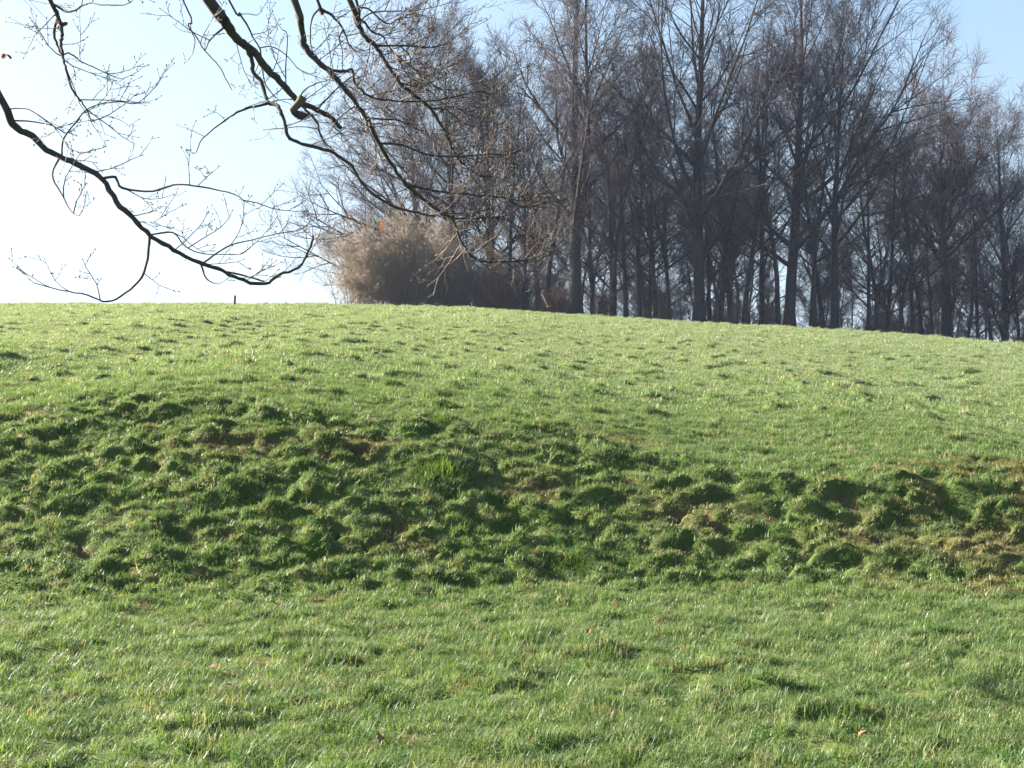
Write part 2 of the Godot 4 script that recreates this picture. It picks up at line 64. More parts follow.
const WOOD := [
	["forked_tree", 3.72, -60.00, 1.00, 0.30, "thick dark bare tree forking into two tall stems, right of the tan thicket", ""],
	["stout_tree", 11.22, -60.00, 1.00, 1.20, "bare tree with the thickest single trunk, many limbs rising like a broom", ""],
	["stout_tree", 16.90, -61.00, 0.98, 3.00, "broad dark-trunked bare tree just left of the pale slit between trunks", ""],
	["fan_tree", 19.76, -61.00, 1.00, 0.00, "tall bare tree whose limbs fan out to the right over the sky gap", ""],
	["broom_tree", 28.34, -65.00, 1.10, 0.00, "round-headed bare tree with dense broom-like crown, in the wood's lower right part", ""],
	["stout_tree", 33.03, -67.00, 0.74, 4.40, "stout bare tree near the right end of the wood, right of the round-headed one", ""],
	["spreading_tree", -3.96, -66.00, 1.00, 0.00, "wide bare tree at the wood's left end, boughs reaching left over the tan thicket", ""],
	["forked_tree", -1.34, -67.00, 0.78, 2.20, "pale hazy bare tree with a twin-forked top, between wide tree and thick forked tree", ""],
	["spreading_tree", -6.86, -73.00, 0.95, 0.50, "hazy wide bare tree behind the tan thicket, its crown the leftmost of the wood", ""],
	["pole_tree", 23.73, -70.00, 0.90, 0.00, "very thin single pole of a tree standing alone in the sky gap", ""],
	["slender_tree0", 0.87, -62.00, 0.85, 3.91, "slim bare edge tree, second trunk left of the thick forked tree", "slender trees along the wood edge"],
	["slender_tree1", 2.21, -63.00, 0.90, 4.66, "slim bare edge tree, first trunk left of the thick forked tree", "slender trees along the wood edge"],
	["slender_tree2", 4.94, -61.00, 0.85, 4.99, "slim edge tree, first right of the thick forked tree", "slender trees along the wood edge"],
	["slender_tree3", 6.23, -60.50, 1.01, 5.92, "slim edge tree, second right of the thick forked tree", "slender trees along the wood edge"],
	["slender_tree0", 7.07, -62.00, 0.90, 4.65, "slim edge tree, third right of the thick forked tree", "slender trees along the wood edge"],
	["slender_tree1", 7.87, -61.00, 0.95, 5.79, "slim edge tree, fourth right of the thick forked tree", "slender trees along the wood edge"],
	["slender_tree2", 8.86, -61.50, 1.01, 0.18, "slim edge tree, fifth right of the thick forked tree", "slender trees along the wood edge"],
	["slender_tree3", 9.83, -63.00, 0.85, 2.92, "slim edge tree, sixth right of the thick forked tree", "slender trees along the wood edge"],
	["slender_tree0", 12.21, -62.00, 0.80, 5.92, "slim edge tree, first right of the tree with the thickest single trunk", "slender trees along the wood edge"],
	["slender_tree1", 12.69, -61.00, 0.90, 4.08, "slim edge tree, second right of the tree with the thickest single trunk", "slender trees along the wood edge"],
	["slender_tree2", 13.58, -62.00, 0.95, 5.66, "slim edge tree, third right of the tree with the thickest single trunk", "slender trees along the wood edge"],
	["slender_tree3", 14.16, -60.50, 1.06, 0.71, "slim edge tree, fourth right of the tree with the thickest single trunk", "slender trees along the wood edge"],
	["slender_tree0", 15.25, -61.00, 1.04, 2.95, "slim edge tree, fifth right of the tree with the thickest single trunk", "slender trees along the wood edge"],
	["slender_tree1", 16.36, -61.50, 1.01, 1.55, "slim edge tree, sixth right of the tree with the thickest single trunk", "slender trees along the wood edge"],
	["slender_tree2", 18.39, -61.50, 1.01, 3.41, "slim edge tree, first right of the broad dark trunk beside the sky slit", "slender trees along the wood edge"],
	["slender_tree3", 19.16, -62.00, 1.04, 3.60, "slim edge tree, second right of the broad dark trunk beside the sky slit", "slender trees along the wood edge"],
	["slender_tree0", 22.43, -63.00, 0.85, 0.08, "slim edge tree, first right of the tree fanning over the sky gap", "slender trees along the wood edge"],
	["slender_tree1", 23.24, -63.50, 0.90, 1.36, "slim edge tree, second right of the tree fanning over the sky gap", "slender trees along the wood edge"],
	["slender_tree2", 23.62, -63.00, 0.85, 1.76, "slim edge tree, third right of the tree fanning over the sky gap", "slender trees along the wood edge"],
	["slender_tree3", 25.29, -65.00, 0.80, 5.75, "slim edge tree, fourth right of the tree fanning over the sky gap", "slender trees along the wood edge"],
	["slender_tree0", 25.73, -64.00, 0.85, 4.81, "slim edge tree, fifth right of the tree fanning over the sky gap", "slender trees along the wood edge"],
	["slender_tree1", 26.51, -64.50, 0.83, 1.00, "slim edge tree, sixth right of the tree fanning over the sky gap", "slender trees along the wood edge"],
	["slender_tree2", 27.85, -66.00, 0.80, 5.01, "slim edge tree, seventh right of the tree fanning over the sky gap", "slender trees along the wood edge"],
	["slender_tree3", 29.51, -65.00, 0.76, 0.87, "slim edge tree, first right of the round-headed broom-like tree", "slender trees along the wood edge"],
	["slender_tree0", 30.59, -65.50, 0.81, 3.88, "slim edge tree, second right of the round-headed broom-like tree", "slender trees along the wood edge"],
	["slender_tree1", 31.81, -66.00, 0.78, 0.80, "slim edge tree, third right of the round-headed broom-like tree", "slender trees along the wood edge"],
	["slender_tree2", 34.10, -67.00, 0.81, 0.01, "slim edge tree, first right of the stout tree near the wood's right end", "slender trees along the wood edge"],
	["slender_tree3", 35.24, -67.00, 0.78, 5.47, "slim edge tree, second right of the stout tree near the wood's right end", "slender trees along the wood edge"],
	["slender_tree0", 1.82, -71.60, 1.05, 5.48, "slim tree deep in the wood, just left of the thick forked tree", "trees deeper in the wood"],
	["slender_tree1", 7.26, -91.00, 0.94, 4.26, "slim tree deep in the wood, just right of the thick forked tree", "trees deeper in the wood"],
	["slender_tree2", 2.01, -90.47, 0.98, 6.07, "slim tree deep in the wood, just left of the thick forked tree", "trees deeper in the wood"],
	["slender_tree3", 36.20, -73.77, 0.76, 1.04, "slim tree deep in the wood, just right of the round-headed tree", "trees deeper in the wood"],
	["slender_tree0", -1.21, -67.69, 0.89, 3.79, "slim tree deep in the wood, just left of the thick forked tree", "trees deeper in the wood"],
	["slender_tree1", -9.59, -83.63, 0.72, 1.95, "slim tree deep in the wood, behind the tan thicket and the wide left tree", "trees deeper in the wood"],
	["slender_tree2", 34.51, -78.50, 0.75, 3.02, "slim tree deep in the wood, just left of the round-headed tree", "trees deeper in the wood"],
	["slender_tree3", 24.44, -67.48, 0.88, 0.14, "slim tree deep in the wood, right of the sky gap with the thin pole", "trees deeper in the wood"],
	["slender_tree0", 34.56, -87.97, 0.69, 4.95, "slim tree deep in the wood, right of the sky gap with the thin pole", "trees deeper in the wood"],
	["slender_tree1", 10.70, -81.04, 0.82, 0.29, "slim tree deep in the wood, just left of the thickest single trunk", "trees deeper in the wood"],
	["slender_tree2", 0.55, -90.83, 0.87, 4.75, "slim tree deep in the wood, just left of the thick forked tree", "trees deeper in the wood"],
	["slender_tree3", 46.62, -90.49, 0.76, 2.23, "slim tree deep in the wood, right of the stout tree at the wood's right end", "trees deeper in the wood"],
	["slender_tree0", 20.66, -86.17, 0.84, 4.70, "slim tree deep in the wood, just left of the trunk beside the sky slit", "trees deeper in the wood"],
	["slender_tree1", 37.56, -88.35, 0.70, 5.94, "slim tree deep in the wood, just left of the round-headed tree", "trees deeper in the wood"],
	["slender_tree2", -4.12, -74.86, 0.77, 5.77, "slim tree deep in the wood, behind the tan thicket and the wide left tree", "trees deeper in the wood"],
	["slender_tree3", 10.28, -90.03, 0.95, 1.96, "slim tree deep in the wood, just right of the thick forked tree", "trees deeper in the wood"],
	["slender_tree0", 6.95, -70.61, 0.84, 0.93, "slim tree deep in the wood, just right of the thick forked tree", "trees deeper in the wood"],
	["slender_tree1", -0.48, -67.26, 1.05, 3.35, "slim tree deep in the wood, just left of the thick forked tree", "trees deeper in the wood"],
	["slender_tree2", 11.48, -72.17, 0.96, 5.19, "slim tree deep in the wood, just left of the thickest single trunk", "trees deeper in the wood"],
	["slender_tree3", 14.84, -76.97, 0.83, 5.75, "slim tree deep in the wood, just right of the thickest single trunk", "trees deeper in the wood"],
	["slender_tree0", -7.47, -78.83, 0.81, 0.82, "slim tree deep in the wood, behind the tan thicket and the wide left tree", "trees deeper in the wood"],
	["slender_tree1", 34.51, -90.69, 0.81, 4.95, "slim tree deep in the wood, right of the sky gap with the thin pole", "trees deeper in the wood"],
	["slender_tree2", -3.44, -77.30, 0.68, 5.30, "slim tree deep in the wood, behind the tan thicket and the wide left tree", "trees deeper in the wood"],
	["slender_tree3", 6.49, -77.78, 1.05, 5.35, "slim tree deep in the wood, just right of the thick forked tree", "trees deeper in the wood"],
	["slender_tree0", 42.53, -77.79, 0.78, 4.58, "slim tree deep in the wood, right of the stout tree at the wood's right end", "trees deeper in the wood"],
	["slender_tree1", 15.36, -73.57, 0.91, 0.92, "slim tree deep in the wood, just right of the thickest single trunk", "trees deeper in the wood"],
	["slender_tree2", 12.78, -91.70, 1.04, 3.94, "slim tree deep in the wood, just left of the thickest single trunk", "trees deeper in the wood"],
	["slender_tree3", 16.65, -74.80, 0.84, 1.71, "slim tree deep in the wood, just right of the thickest single trunk", "trees deeper in the wood"],
	["slender_tree0", 36.73, -88.55, 0.76, 4.94, "slim tree deep in the wood, just left of the round-headed tree", "trees deeper in the wood"],
	["slender_tree1", 34.46, -84.06, 0.82, 4.77, "slim tree deep in the wood, just left of the round-headed tree", "trees deeper in the wood"],
	["slender_tree2", 10.97, -84.32, 0.88, 3.05, "slim tree deep in the wood, just left of the thickest single trunk", "trees deeper in the wood"],
	["slender_tree3", 34.12, -83.96, 0.75, 5.94, "slim tree deep in the wood, just left of the round-headed tree", "trees deeper in the wood"],
	["slender_tree0", 26.34, -81.10, 0.82, 3.44, "slim tree deep in the wood, left of the sky gap, behind the fanning tree", "trees deeper in the wood"],
	["slender_tree1", 4.46, -83.46, 0.93, 5.13, "slim tree deep in the wood, just left of the thick forked tree", "trees deeper in the wood"],
	["slender_tree2", 28.04, -86.74, 0.90, 4.04, "slim tree deep in the wood, left of the sky gap, behind the fanning tree", "trees deeper in the wood"],
	["slender_tree3", 33.68, -87.53, 0.76, 5.29, "slim tree deep in the wood, right of the sky gap with the thin pole", "trees deeper in the wood"],
	["slender_tree0", 39.81, -83.90, 0.88, 6.01, "slim tree deep in the wood, just right of the round-headed tree", "trees deeper in the wood"],
	["slender_tree1", 18.77, -79.76, 0.86, 5.25, "slim tree deep in the wood, just left of the trunk beside the sky slit", "trees deeper in the wood"],
	["slender_tree2", 40.81, -78.41, 0.82, 4.52, "slim tree deep in the wood, right of the stout tree at the wood's right end", "trees deeper in the wood"],
	["slender_tree3", 26.75, -70.47, 0.84, 3.65, "slim tree deep in the wood, right of the sky gap with the thin pole", "trees deeper in the wood"],
	["slender_tree0", 26.46, -86.14, 0.97, 4.52, "slim tree deep in the wood, left of the sky gap, behind the fanning tree", "trees deeper in the wood"],
	["slender_tree1", -6.89, -70.16, 0.74, 4.08, "slim tree deep in the wood, behind the tan thicket and the wide left tree", "trees deeper in the wood"],
	["slender_tree2", 2.68, -83.83, 0.97, 0.26, "slim tree deep in the wood, just left of the thick forked tree", "trees deeper in the wood"],
	["slender_tree3", 14.64, -71.88, 0.83, 0.84, "slim tree deep in the wood, just right of the thickest single trunk", "trees deeper in the wood"],
	["slender_tree0", 6.99, -70.72, 0.86, 0.22, "slim tree deep in the wood, just right of the thick forked tree", "trees deeper in the wood"],
	["slender_tree1", 15.13, -75.89, 0.96, 3.71, "slim tree deep in the wood, just right of the thickest single trunk", "trees deeper in the wood"],
	["slender_tree2", 4.00, -89.48, 0.82, 2.55, "slim tree deep in the wood, just left of the thick forked tree", "trees deeper in the wood"],
	["slender_tree3", 5.55, -76.66, 0.85, 5.22, "slim tree deep in the wood, just right of the thick forked tree", "trees deeper in the wood"],
	["slender_tree0", 9.19, -66.94, 0.96, 0.60, "slim tree deep in the wood, just left of the thickest single trunk", "trees deeper in the wood"],
	["slender_tree1", 18.99, -74.82, 0.95, 6.02, "slim tree deep in the wood, just left of the trunk beside the sky slit", "trees deeper in the wood"],
	["slender_tree2", 33.80, -76.90, 0.85, 4.03, "slim tree deep in the wood, just left of the round-headed tree", "trees deeper in the wood"],
	["slender_tree3", 9.35, -69.69, 0.96, 3.54, "slim tree deep in the wood, just left of the thickest single trunk", "trees deeper in the wood"],
	["slender_tree0", 48.67, -91.17, 0.81, 2.21, "slim tree deep in the wood, right of the stout tree at the wood's right end", "trees deeper in the wood"],
	["slender_tree1", 32.39, -66.02, 0.71, 3.55, "slim tree deep in the wood, just right of the round-headed tree", "trees deeper in the wood"],
	["sapling0", 19.68, -62.98, 0.92, 5.60, "thin leafless sapling in the undergrowth, left of the sky gap, behind the fanning tree", "saplings under the trees"],
	["sapling1", 11.79, -66.03, 0.62, 1.83, "thin leafless sapling in the undergrowth, just left of the thickest single trunk", "saplings under the trees"],
	["sapling0", 33.57, -65.49, 1.17, 5.74, "thin leafless sapling in the undergrowth, right of the stout tree at the wood's right end", "saplings under the trees"],
	["sapling1", 19.37, -64.23, 1.19, 3.12, "thin leafless sapling in the undergrowth, left of the sky gap, behind the fanning tree", "saplings under the trees"],
	["sapling0", 13.01, -64.85, 1.19, 3.09, "thin leafless sapling in the undergrowth, just right of the thickest single trunk", "saplings under the trees"],
	["sapling1", 8.54, -66.51, 0.54, 3.90, "thin leafless sapling in the undergrowth, just left of the thickest single trunk", "saplings under the trees"],
	["sapling0", 13.97, -64.58, 1.04, 5.19, "thin leafless sapling in the undergrowth, just right of the thickest single trunk", "saplings under the trees"],
	["sapling1", -1.65, -67.09, 0.66, 5.87, "thin leafless sapling in the undergrowth, behind the tan thicket and the wide left tree", "saplings under the trees"],
	["sapling0", 26.01, -64.08, 0.65, 0.97, "thin leafless sapling in the undergrowth, just left of the round-headed tree", "saplings under the trees"],
	["sapling1", 33.69, -64.58, 0.91, 2.98, "thin leafless sapling in the undergrowth, right of the stout tree at the wood's right end", "saplings under the trees"],
	["sapling0", 22.33, -67.84, 1.01, 0.74, "thin leafless sapling in the undergrowth, left of the sky gap, behind the fanning tree", "saplings under the trees"],
	["sapling1", 25.46, -64.66, 0.85, 2.11, "thin leafless sapling in the undergrowth, right of the sky gap with the thin pole", "saplings under the trees"],
	["sapling0", 9.00, -67.06, 0.80, 2.27, "thin leafless sapling in the undergrowth, just left of the thickest single trunk", "saplings under the trees"],
	["sapling1", 26.08, -67.70, 0.48, 1.59, "thin leafless sapling in the undergrowth, right of the sky gap with the thin pole", "saplings under the trees"],
	["sapling0", 15.87, -71.12, 1.12, 3.43, "thin leafless sapling in the undergrowth, just right of the thickest single trunk", "saplings under the trees"],
	["sapling1", -1.66, -69.67, 0.77, 3.62, "thin leafless sapling in the undergrowth, behind the tan thicket and the wide left tree", "saplings under the trees"],
	["sapling0", 24.84, -68.14, 0.81, 5.73, "thin leafless sapling in the undergrowth, right of the sky gap with the thin pole", "saplings under the trees"],
	["sapling1", 12.06, -65.61, 1.09, 1.23, "thin leafless sapling in the undergrowth, just left of the thickest single trunk", "saplings under the trees"],
	["sapling0", 9.41, -70.22, 0.50, 5.25, "thin leafless sapling in the undergrowth, just left of the thickest single trunk", "saplings under the trees"],
	["sapling1", 23.58, -66.04, 0.66, 4.90, "thin leafless sapling in the undergrowth, right of the sky gap with the thin pole", "saplings under the trees"],
	["sapling0", 30.11, -63.00, 0.81, 3.45, "thin leafless sapling in the undergrowth, just right of the round-headed tree", "saplings under the trees"],
	["sapling1", 16.03, -64.97, 0.57, 3.68, "thin leafless sapling in the undergrowth, just left of the trunk beside the sky slit", "saplings under the trees"],
	["sapling0", 26.29, -62.22, 0.62, 5.15, "thin leafless sapling in the undergrowth, just left of the round-headed tree", "saplings under the trees"],
	["sapling1", 28.17, -68.47, 0.47, 4.54, "thin leafless sapling in the undergrowth, just left of the round-headed tree", "saplings under the trees"],
	["sapling0", 37.15, -71.98, 0.98, 0.31, "thin leafless sapling in the undergrowth, right of the stout tree at the wood's right end", "saplings under the trees"],
	["sapling1", 28.04, -63.80, 0.93, 5.98, "thin leafless sapling in the undergrowth, just left of the round-headed tree", "saplings under the trees"],
	["sapling0", 23.09, -62.91, 0.67, 5.77, "thin leafless sapling in the undergrowth, right of the sky gap with the thin pole", "saplings under the trees"],
	["sapling1", 3.52, -67.91, 0.76, 1.01, "thin leafless sapling in the undergrowth, just left of the thick forked tree", "saplings under the trees"],
	["sapling0", 19.61, -61.96, 0.53, 2.38, "thin leafless sapling in the undergrowth, left of the sky gap, behind the fanning tree", "saplings under the trees"],
	["sapling1", 0.52, -62.10, 0.88, 4.66, "thin leafless sapling in the undergrowth, just left of the thick forked tree", "saplings under the trees"],
	["sapling0", 28.93, -62.91, 0.77, 1.98, "thin leafless sapling in the undergrowth, just right of the round-headed tree", "saplings under the trees"],
	["sapling1", 20.27, -66.64, 1.15, 2.35, "thin leafless sapling in the undergrowth, left of the sky gap, behind the fanning tree", "saplings under the trees"],
	["sapling0", -0.05, -68.82, 0.56, 3.96, "thin leafless sapling in the undergrowth, just left of the thick forked tree", "saplings under the trees"],
	["sapling1", 17.86, -71.06, 0.87, 3.90, "thin leafless sapling in the undergrowth, just left of the trunk beside the sky slit", "saplings under the trees"],
	["sapling0", 7.77, -67.29, 0.64, 4.71, "thin leafless sapling in the undergrowth, just right of the thick forked tree", "saplings under the trees"],
	["sapling1", 16.20, -62.90, 0.63, 2.33, "thin leafless sapling in the undergrowth, just left of the trunk beside the sky slit", "saplings under the trees"],
	["thicket_shrub0", -9.55, -62.00, 0.95, 4.63, "leftmost shrub of the tan thicket, its rounded side against the sky", "leafless shrubs at the wood's left end"],
	["thicket_shrub1", -8.45, -63.50, 1.12, 1.13, "second shrub from the left in the tan thicket, twigs pale brown", "leafless shrubs at the wood's left end"],
	["thicket_shrub0", -7.06, -63.00, 1.28, 4.48, "tallest shrub in the middle of the tan leafless thicket", "leafless shrubs at the wood's left end"],
	["thicket_shrub1", -5.38, -64.00, 1.20, 4.11, "fourth shrub from the left in the tan thicket", "leafless shrubs at the wood's left end"],
	["thicket_shrub0", -3.87, -64.50, 1.00, 0.54, "fifth shrub of the tan thicket, beside the wide tree's trunk", "leafless shrubs at the wood's left end"],
	["thicket_shrub1", -2.47, -65.00, 0.90, 4.19, "brownish shrub just right of the wide left tree's trunk", "leafless shrubs at the wood's left end"],
	["thicket_shrub0", -0.66, -66.00, 0.95, 0.57, "brownish shrub under the twin-forked hazy tree", "leafless shrubs at the wood's left end"],
	["thicket_shrub1", 1.45, -66.00, 0.80, 0.78, "rightmost brownish shrub, left of the thick forked tree", "leafless shrubs at the wood's left end"],
	["thicket_shrub1", -0.55, -61.00, 0.41, 503.00, "low dark bramble left of the thick forked tree's foot", "brambles at the wood's foot"],
	["thicket_shrub0", 2.66, -60.50, 0.35, 556.00, "low dark bramble touching the thick forked tree's foot", "brambles at the wood's foot"],
	["thicket_shrub0", 5.57, -60.50, 0.41, 604.00, "low bramble between the forked tree and the next trunks", "brambles at the wood's foot"],
	["thicket_shrub0", 9.68, -60.50, 0.46, 672.00, "low bramble left of the thickest single trunk", "brambles at the wood's foot"],
	["thicket_shrub0", 13.18, -61.00, 0.35, 728.00, "low bramble right of the thickest single trunk", "brambles at the wood's foot"],
	["thicket_shrub0", 15.87, -61.50, 0.38, 770.00, "low bramble left of the broad trunk at the sky slit", "brambles at the wood's foot"],
	["thicket_shrub0", 23.56, -63.00, 0.49, 886.00, "low bramble just right of the sky gap", "brambles at the wood's foot"],
	["thicket_shrub0", 26.11, -64.00, 0.41, 920.00, "low bramble left of the round-headed tree", "brambles at the wood's foot"],
	["thicket_shrub0", 30.16, -65.00, 0.43, 976.00, "low bramble right of the round-headed tree", "brambles at the wood's foot"],
	["thicket_shrub1", 30.63, -62.00, 0.32, 1.00, "low rust-brown shrub at the foot of the stout tree near the right end", ""],
]
const TUSSOCKS := [
	[-0.72, 10.0, 1.7, 1.25, "largest dark green tussock, upper middle of the trodden bank"],
	[0.52, 8.9, 1.1, 0.9, "rounded bright tussock at the foot of the bank, below and right of the largest"],
	[-10.7, 23.0, 1.4, 0.8, "tussock on the open slope near the picture's left edge"],
	[-10.4, 33.3, 2.0, 1.0, "tussock on the upper slope, below and left of the fence post"],
	[-3.7, 17.0, 1.2, 0.8, "tussock on the open slope straight below the tan thicket's left side"],
	[-5.3, 16.2, 1.3, 0.75, "left of a pair of tussocks low on the left open slope"],
	[-4.5, 12.5, 0.9, 0.6, "small tussock just above the bank's lip on the left"],
	[-2.5, 13.7, 1.3, 0.7, "wide tussock above the bank, below the tan thicket"],
	[-6.3, 24.5, 1.6, 0.8, "tussock on the upper slope left of the tan thicket"],
	[-1.4, 17.0, 1.1, 0.8, "tussock on the middle slope below the wide left tree"],
	[0.86, 17.9, 1.4, 0.9, "dark tussock on the middle slope below the thick forked tree"],
	[2.5, 18.7, 1.6, 0.9, "broad tussock on the middle slope, left below the thickest trunk"],
	[2.9, 22.0, 1.7, 0.9, "tussock just uphill of the broad one left below the thickest trunk"],
	[5.6, 32.3, 1.7, 0.9, "tussock near the crest directly under the thickest trunk"],
	[0.4, 37.0, 2.2, 0.9, "tussock near the crest left of the thick forked tree"],
	[-0.8, 11.0, 1.0, 0.75, "tussock on the bank's lip just above the largest one"],
	[4.5, 13.7, 1.1, 0.8, "right of two tussocks above the bank's right half"],
	[3.9, 12.8, 1.0, 0.7, "left of two tussocks above the bank's right half"],
	[9.8, 21.7, 1.5, 0.8, "tussock on the open slope at the right, below the round-headed tree"],
	[4.1, 17.7, 1.6, 0.8, "long flat tussock on the right middle slope"],
	[11.8, 27.8, 1.8, 0.9, "tussock below the crest at the right, nearest the wood's right part"],
	[-0.15, 4.5, 0.9, 0.7, "tussock in the near foreground at the bottom middle"],
]


class Shape:
	var v := PackedVector3Array()
	var n := PackedVector3Array()
	var i := PackedInt32Array()
	var c := PackedColorArray()
	func tube(p: PackedVector3Array, r: PackedFloat32Array, sides: int) -> void:
		var last := p.size() - 1
		var t := (p[1] - p[0]).normalized()
		var u := t.cross(Vector3(0.31, 0.17, 0.93)).normalized()
		for k in last + 1:
			if k > 0 and k < last:
				t = (p[k + 1] - p[k - 1]).normalized()
			elif k == last:
				t = (p[k] - p[k - 1]).normalized()
			u = (u - t * u.dot(t)).normalized()
			var w := t.cross(u)
			var at := v.size()
			if k == last and r[k] < 0.0001:
				v.append(p[k])
				n.append(t)
				for s in sides:
					i.append(at - sides + s)
					i.append(at)
					i.append(at - sides + (s + 1) % sides)
				return
			for s in sides:
				var d := u * cos(TAU * s / sides) + w * sin(TAU * s / sides)
				v.append(p[k] + d * r[k])
				n.append(d)
			if k > 0:
				for s in sides:
					var s1 := (s + 1) % sides
					i.append(at - sides + s)
					i.append(at + s)
					i.append(at + s1)
					i.append(at - sides + s)
					i.append(at + s1)
					i.append(at - sides + s1)
		# a blunt end
		var e := v.size()
		v.append(p[last] + t * r[last] * 0.4)
		n.append(t)
		for s in sides:
			i.append(e - sides + s)
			i.append(e)
			i.append(e - sides + (s + 1) % sides)
	func twig(a: Vector3, b: Vector3, c: Vector3, r: float) -> void:   # three-sided, bent once, pointed
		var t := (c - a).normalized()
		var u := t.cross(Vector3(0.31, 0.17, 0.93)).normalized()
		var w := t.cross(u)
		var at := v.size()
		for s in 3:
			var d := u * cos(TAU * s / 3) + w * sin(TAU * s / 3)
			v.append(a + d * r)
			n.append(d)
		for s in 3:
			var d := u * cos(TAU * s / 3) + w * sin(TAU * s / 3)
			v.append(b + d * r * 0.7)
			n.append(d)
		v.append(c)
		n.append(t)
		for s in 3:
			var s1 := (s + 1) % 3
			i.append_array([at + s, at + 3 + s, at + 3 + s1, at + s, at + 3 + s1, at + s1, at + 3 + s, at + 6, at + 3 + s1])
	func bud(p: Vector3, d: Vector3, l: float, r: float) -> void:
		var u := d.cross(Vector3(0.31, 0.17, 0.93)).normalized()
		var w := d.cross(u)
		var at := v.size()
		v.append(p - d * l * 0.3)
		n.append(-d)
		for s in 4:
			var q := u * cos(TAU * s / 4) + w * sin(TAU * s / 4)
			v.append(p + q * r)
			n.append(q)
		v.append(p + d * l)
		n.append(d)
		for s in 4:
			var s1 := (s + 1) % 4
			i.append_array([at, at + 1 + s, at + 1 + s1, at + 1 + s, at + 5, at + 1 + s1])
	func mesh() -> ArrayMesh:
		var a := []
		a.resize(Mesh.ARRAY_MAX)
		a[Mesh.ARRAY_VERTEX] = v
		if n.size():
			a[Mesh.ARRAY_NORMAL] = n
		if c.size():
			a[Mesh.ARRAY_COLOR] = c
		a[Mesh.ARRAY_INDEX] = i
		var m := ArrayMesh.new()
		m.add_surface_from_arrays(Mesh.PRIMITIVE_TRIANGLES, a)
		return m

var bumps := FastNoiseLite.new()
var cells := FastNoiseLite.new()
var broad := FastNoiseLite.new()
var mottle := FastNoiseLite.new()
var rng := RandomNumberGenerator.new()
var names := {}
var crest_line := Curve.new()
var turfs := {}
var dice := RandomNumberGenerator.new()

# ---------------------------------------------------------------- naming
func numbered(called: String) -> String:
	var k: int = names.get(called, 0)
	names[called] = k + 1
	return called if k == 0 else "%s_%03d" % [called, k]

func tag(o: Node3D, label: String, category: String, group := "", kind := "") -> void:
	o.set_meta("label", label)
	o.set_meta("category", category)
	if group:
		o.set_meta("group", group)
	if kind:
		o.set_meta("kind", kind)

func base(called: String, at: Vector3, turn := 0.0) -> Node3D:
	var o := Node3D.new()
	o.name = numbered(called)
	add_child(o)
	o.position = at
	o.rotation.y = turn
	return o

func part(called: String, m: Mesh, mat: Material, parent: Node3D) -> MeshInstance3D:
	var o := MeshInstance3D.new()
	o.name = called
	o.mesh = m
	o.material_override = mat
	if called in ["twig_spray", "crown"]:
		o.set_meta("kind", "stuff")
	parent.add_child(o, true)
	return o

# ---------------------------------------------------------------- the lie of the land; d is metres ahead of the viewpoint
func smooth(a: float, b: float, t: float) -> float:
	return smoothstep(a, b, t)

func bank_foot(x: float) -> float:
	return 8.3 + 0.10 * clampf(x, -9, 9) * 0.5 + 0.18 * sin(x * 0.9 + 0.6)

func bank_top(x: float) -> float:
	return 10.75 - 0.72 * tanh((x - 1.0) / 3.2) + 0.22 * sin(x * 1.3 + 1.0) - 0.12 * maxf(0.0, -x - 4.5)

func lie(x: float, d: float) -> float:
	var f := bank_foot(x)
	var t := bank_top(x)
	var foot := -0.1
	if d < f:
		return foot * smooth(1.0, f, d) if d > 1.0 else 0.0
	var top := foot + 0.455 * (t - f)
	if d < t:
		var s := (d - f) / (t - f)
		return lerpf(foot, top, 0.55 * s + 0.45 * smooth(0.0, 1.0, s))
	var crest := crest_height(x)
	if d < 58.0:
		var u := (d - t) / (58.0 - t)
		return top + (crest - top) * (1.0 - pow(1.0 - u, 1.22))
	var over := d - 58.0
	return maxf(-6.0, crest - 0.0045 * minf(over, 18.0) ** 2 - 0.16 * maxf(0.0, over - 18.0))

func crest_height(x: float) -> float:
	return crest_line.sample_baked(clampf((x + 40.0) / 80.0, 0.0, 1.0))

func bank_share(x: float, d: float) -> float:
	var f := bank_foot(x)
	var t := bank_top(x)
	return smooth(f - 0.9, f + 0.25, d) * (1.0 - smooth(t - 0.45, t + 0.4, d))

func turf(i: int, j: int) -> PackedFloat32Array:   # one tussock of the trodden turf: place, half-sizes, height
	var key := Vector2i(i, j)
	if not turfs.has(key):
		dice.seed = hash(key)
		var big := 1.0 if dice.randf() < 0.8 else 1.4
		turfs[key] = PackedFloat32Array([(i + dice.randf()) * 0.16, (j + dice.randf()) * 0.10, dice.randf_range(0.085, 0.18) * big, dice.randf_range(0.035, 0.062) * big, dice.randf_range(0.015, 0.07) * big, dice.randf_range(-0.45, 0.45)])
	return turfs[key]

func mound(x: float, d: float) -> float:     # steep towards the foot of the slope, drawn out behind
	var i := int(floor(x / 0.16))
	var j := int(floor(d / 0.10))
	var top := 0.0
	for a in range(i - 1, i + 2):
		for b in range(j - 2, j + 3):
			var t := turf(a, b)
			var dx := x - t[0]
			var dd := d - t[1] - dx * t[5]
			dx /= t[2]
			dd /= t[3] * (0.7 if dd < 0.0 else 1.35)
			var q := dx * dx + dd * dd
			if q < 1.0:
				top = maxf(top, t[4] * pow(1.0 - q, 0.6))
	return top

func hummock(x: float, d: float) -> float:   # 0 in the trodden hollows to 1 on top
	return clampf(mound(x, d) / 0.055, 0.0, 1.0)

func tuft(x: float, d: float) -> float:      # scattered tussocks out on the open slope
	return smooth(0.48, 0.76, bumps.get_noise_2d(x * 1.7 + 300.0, d * 1.3 + 90.0))

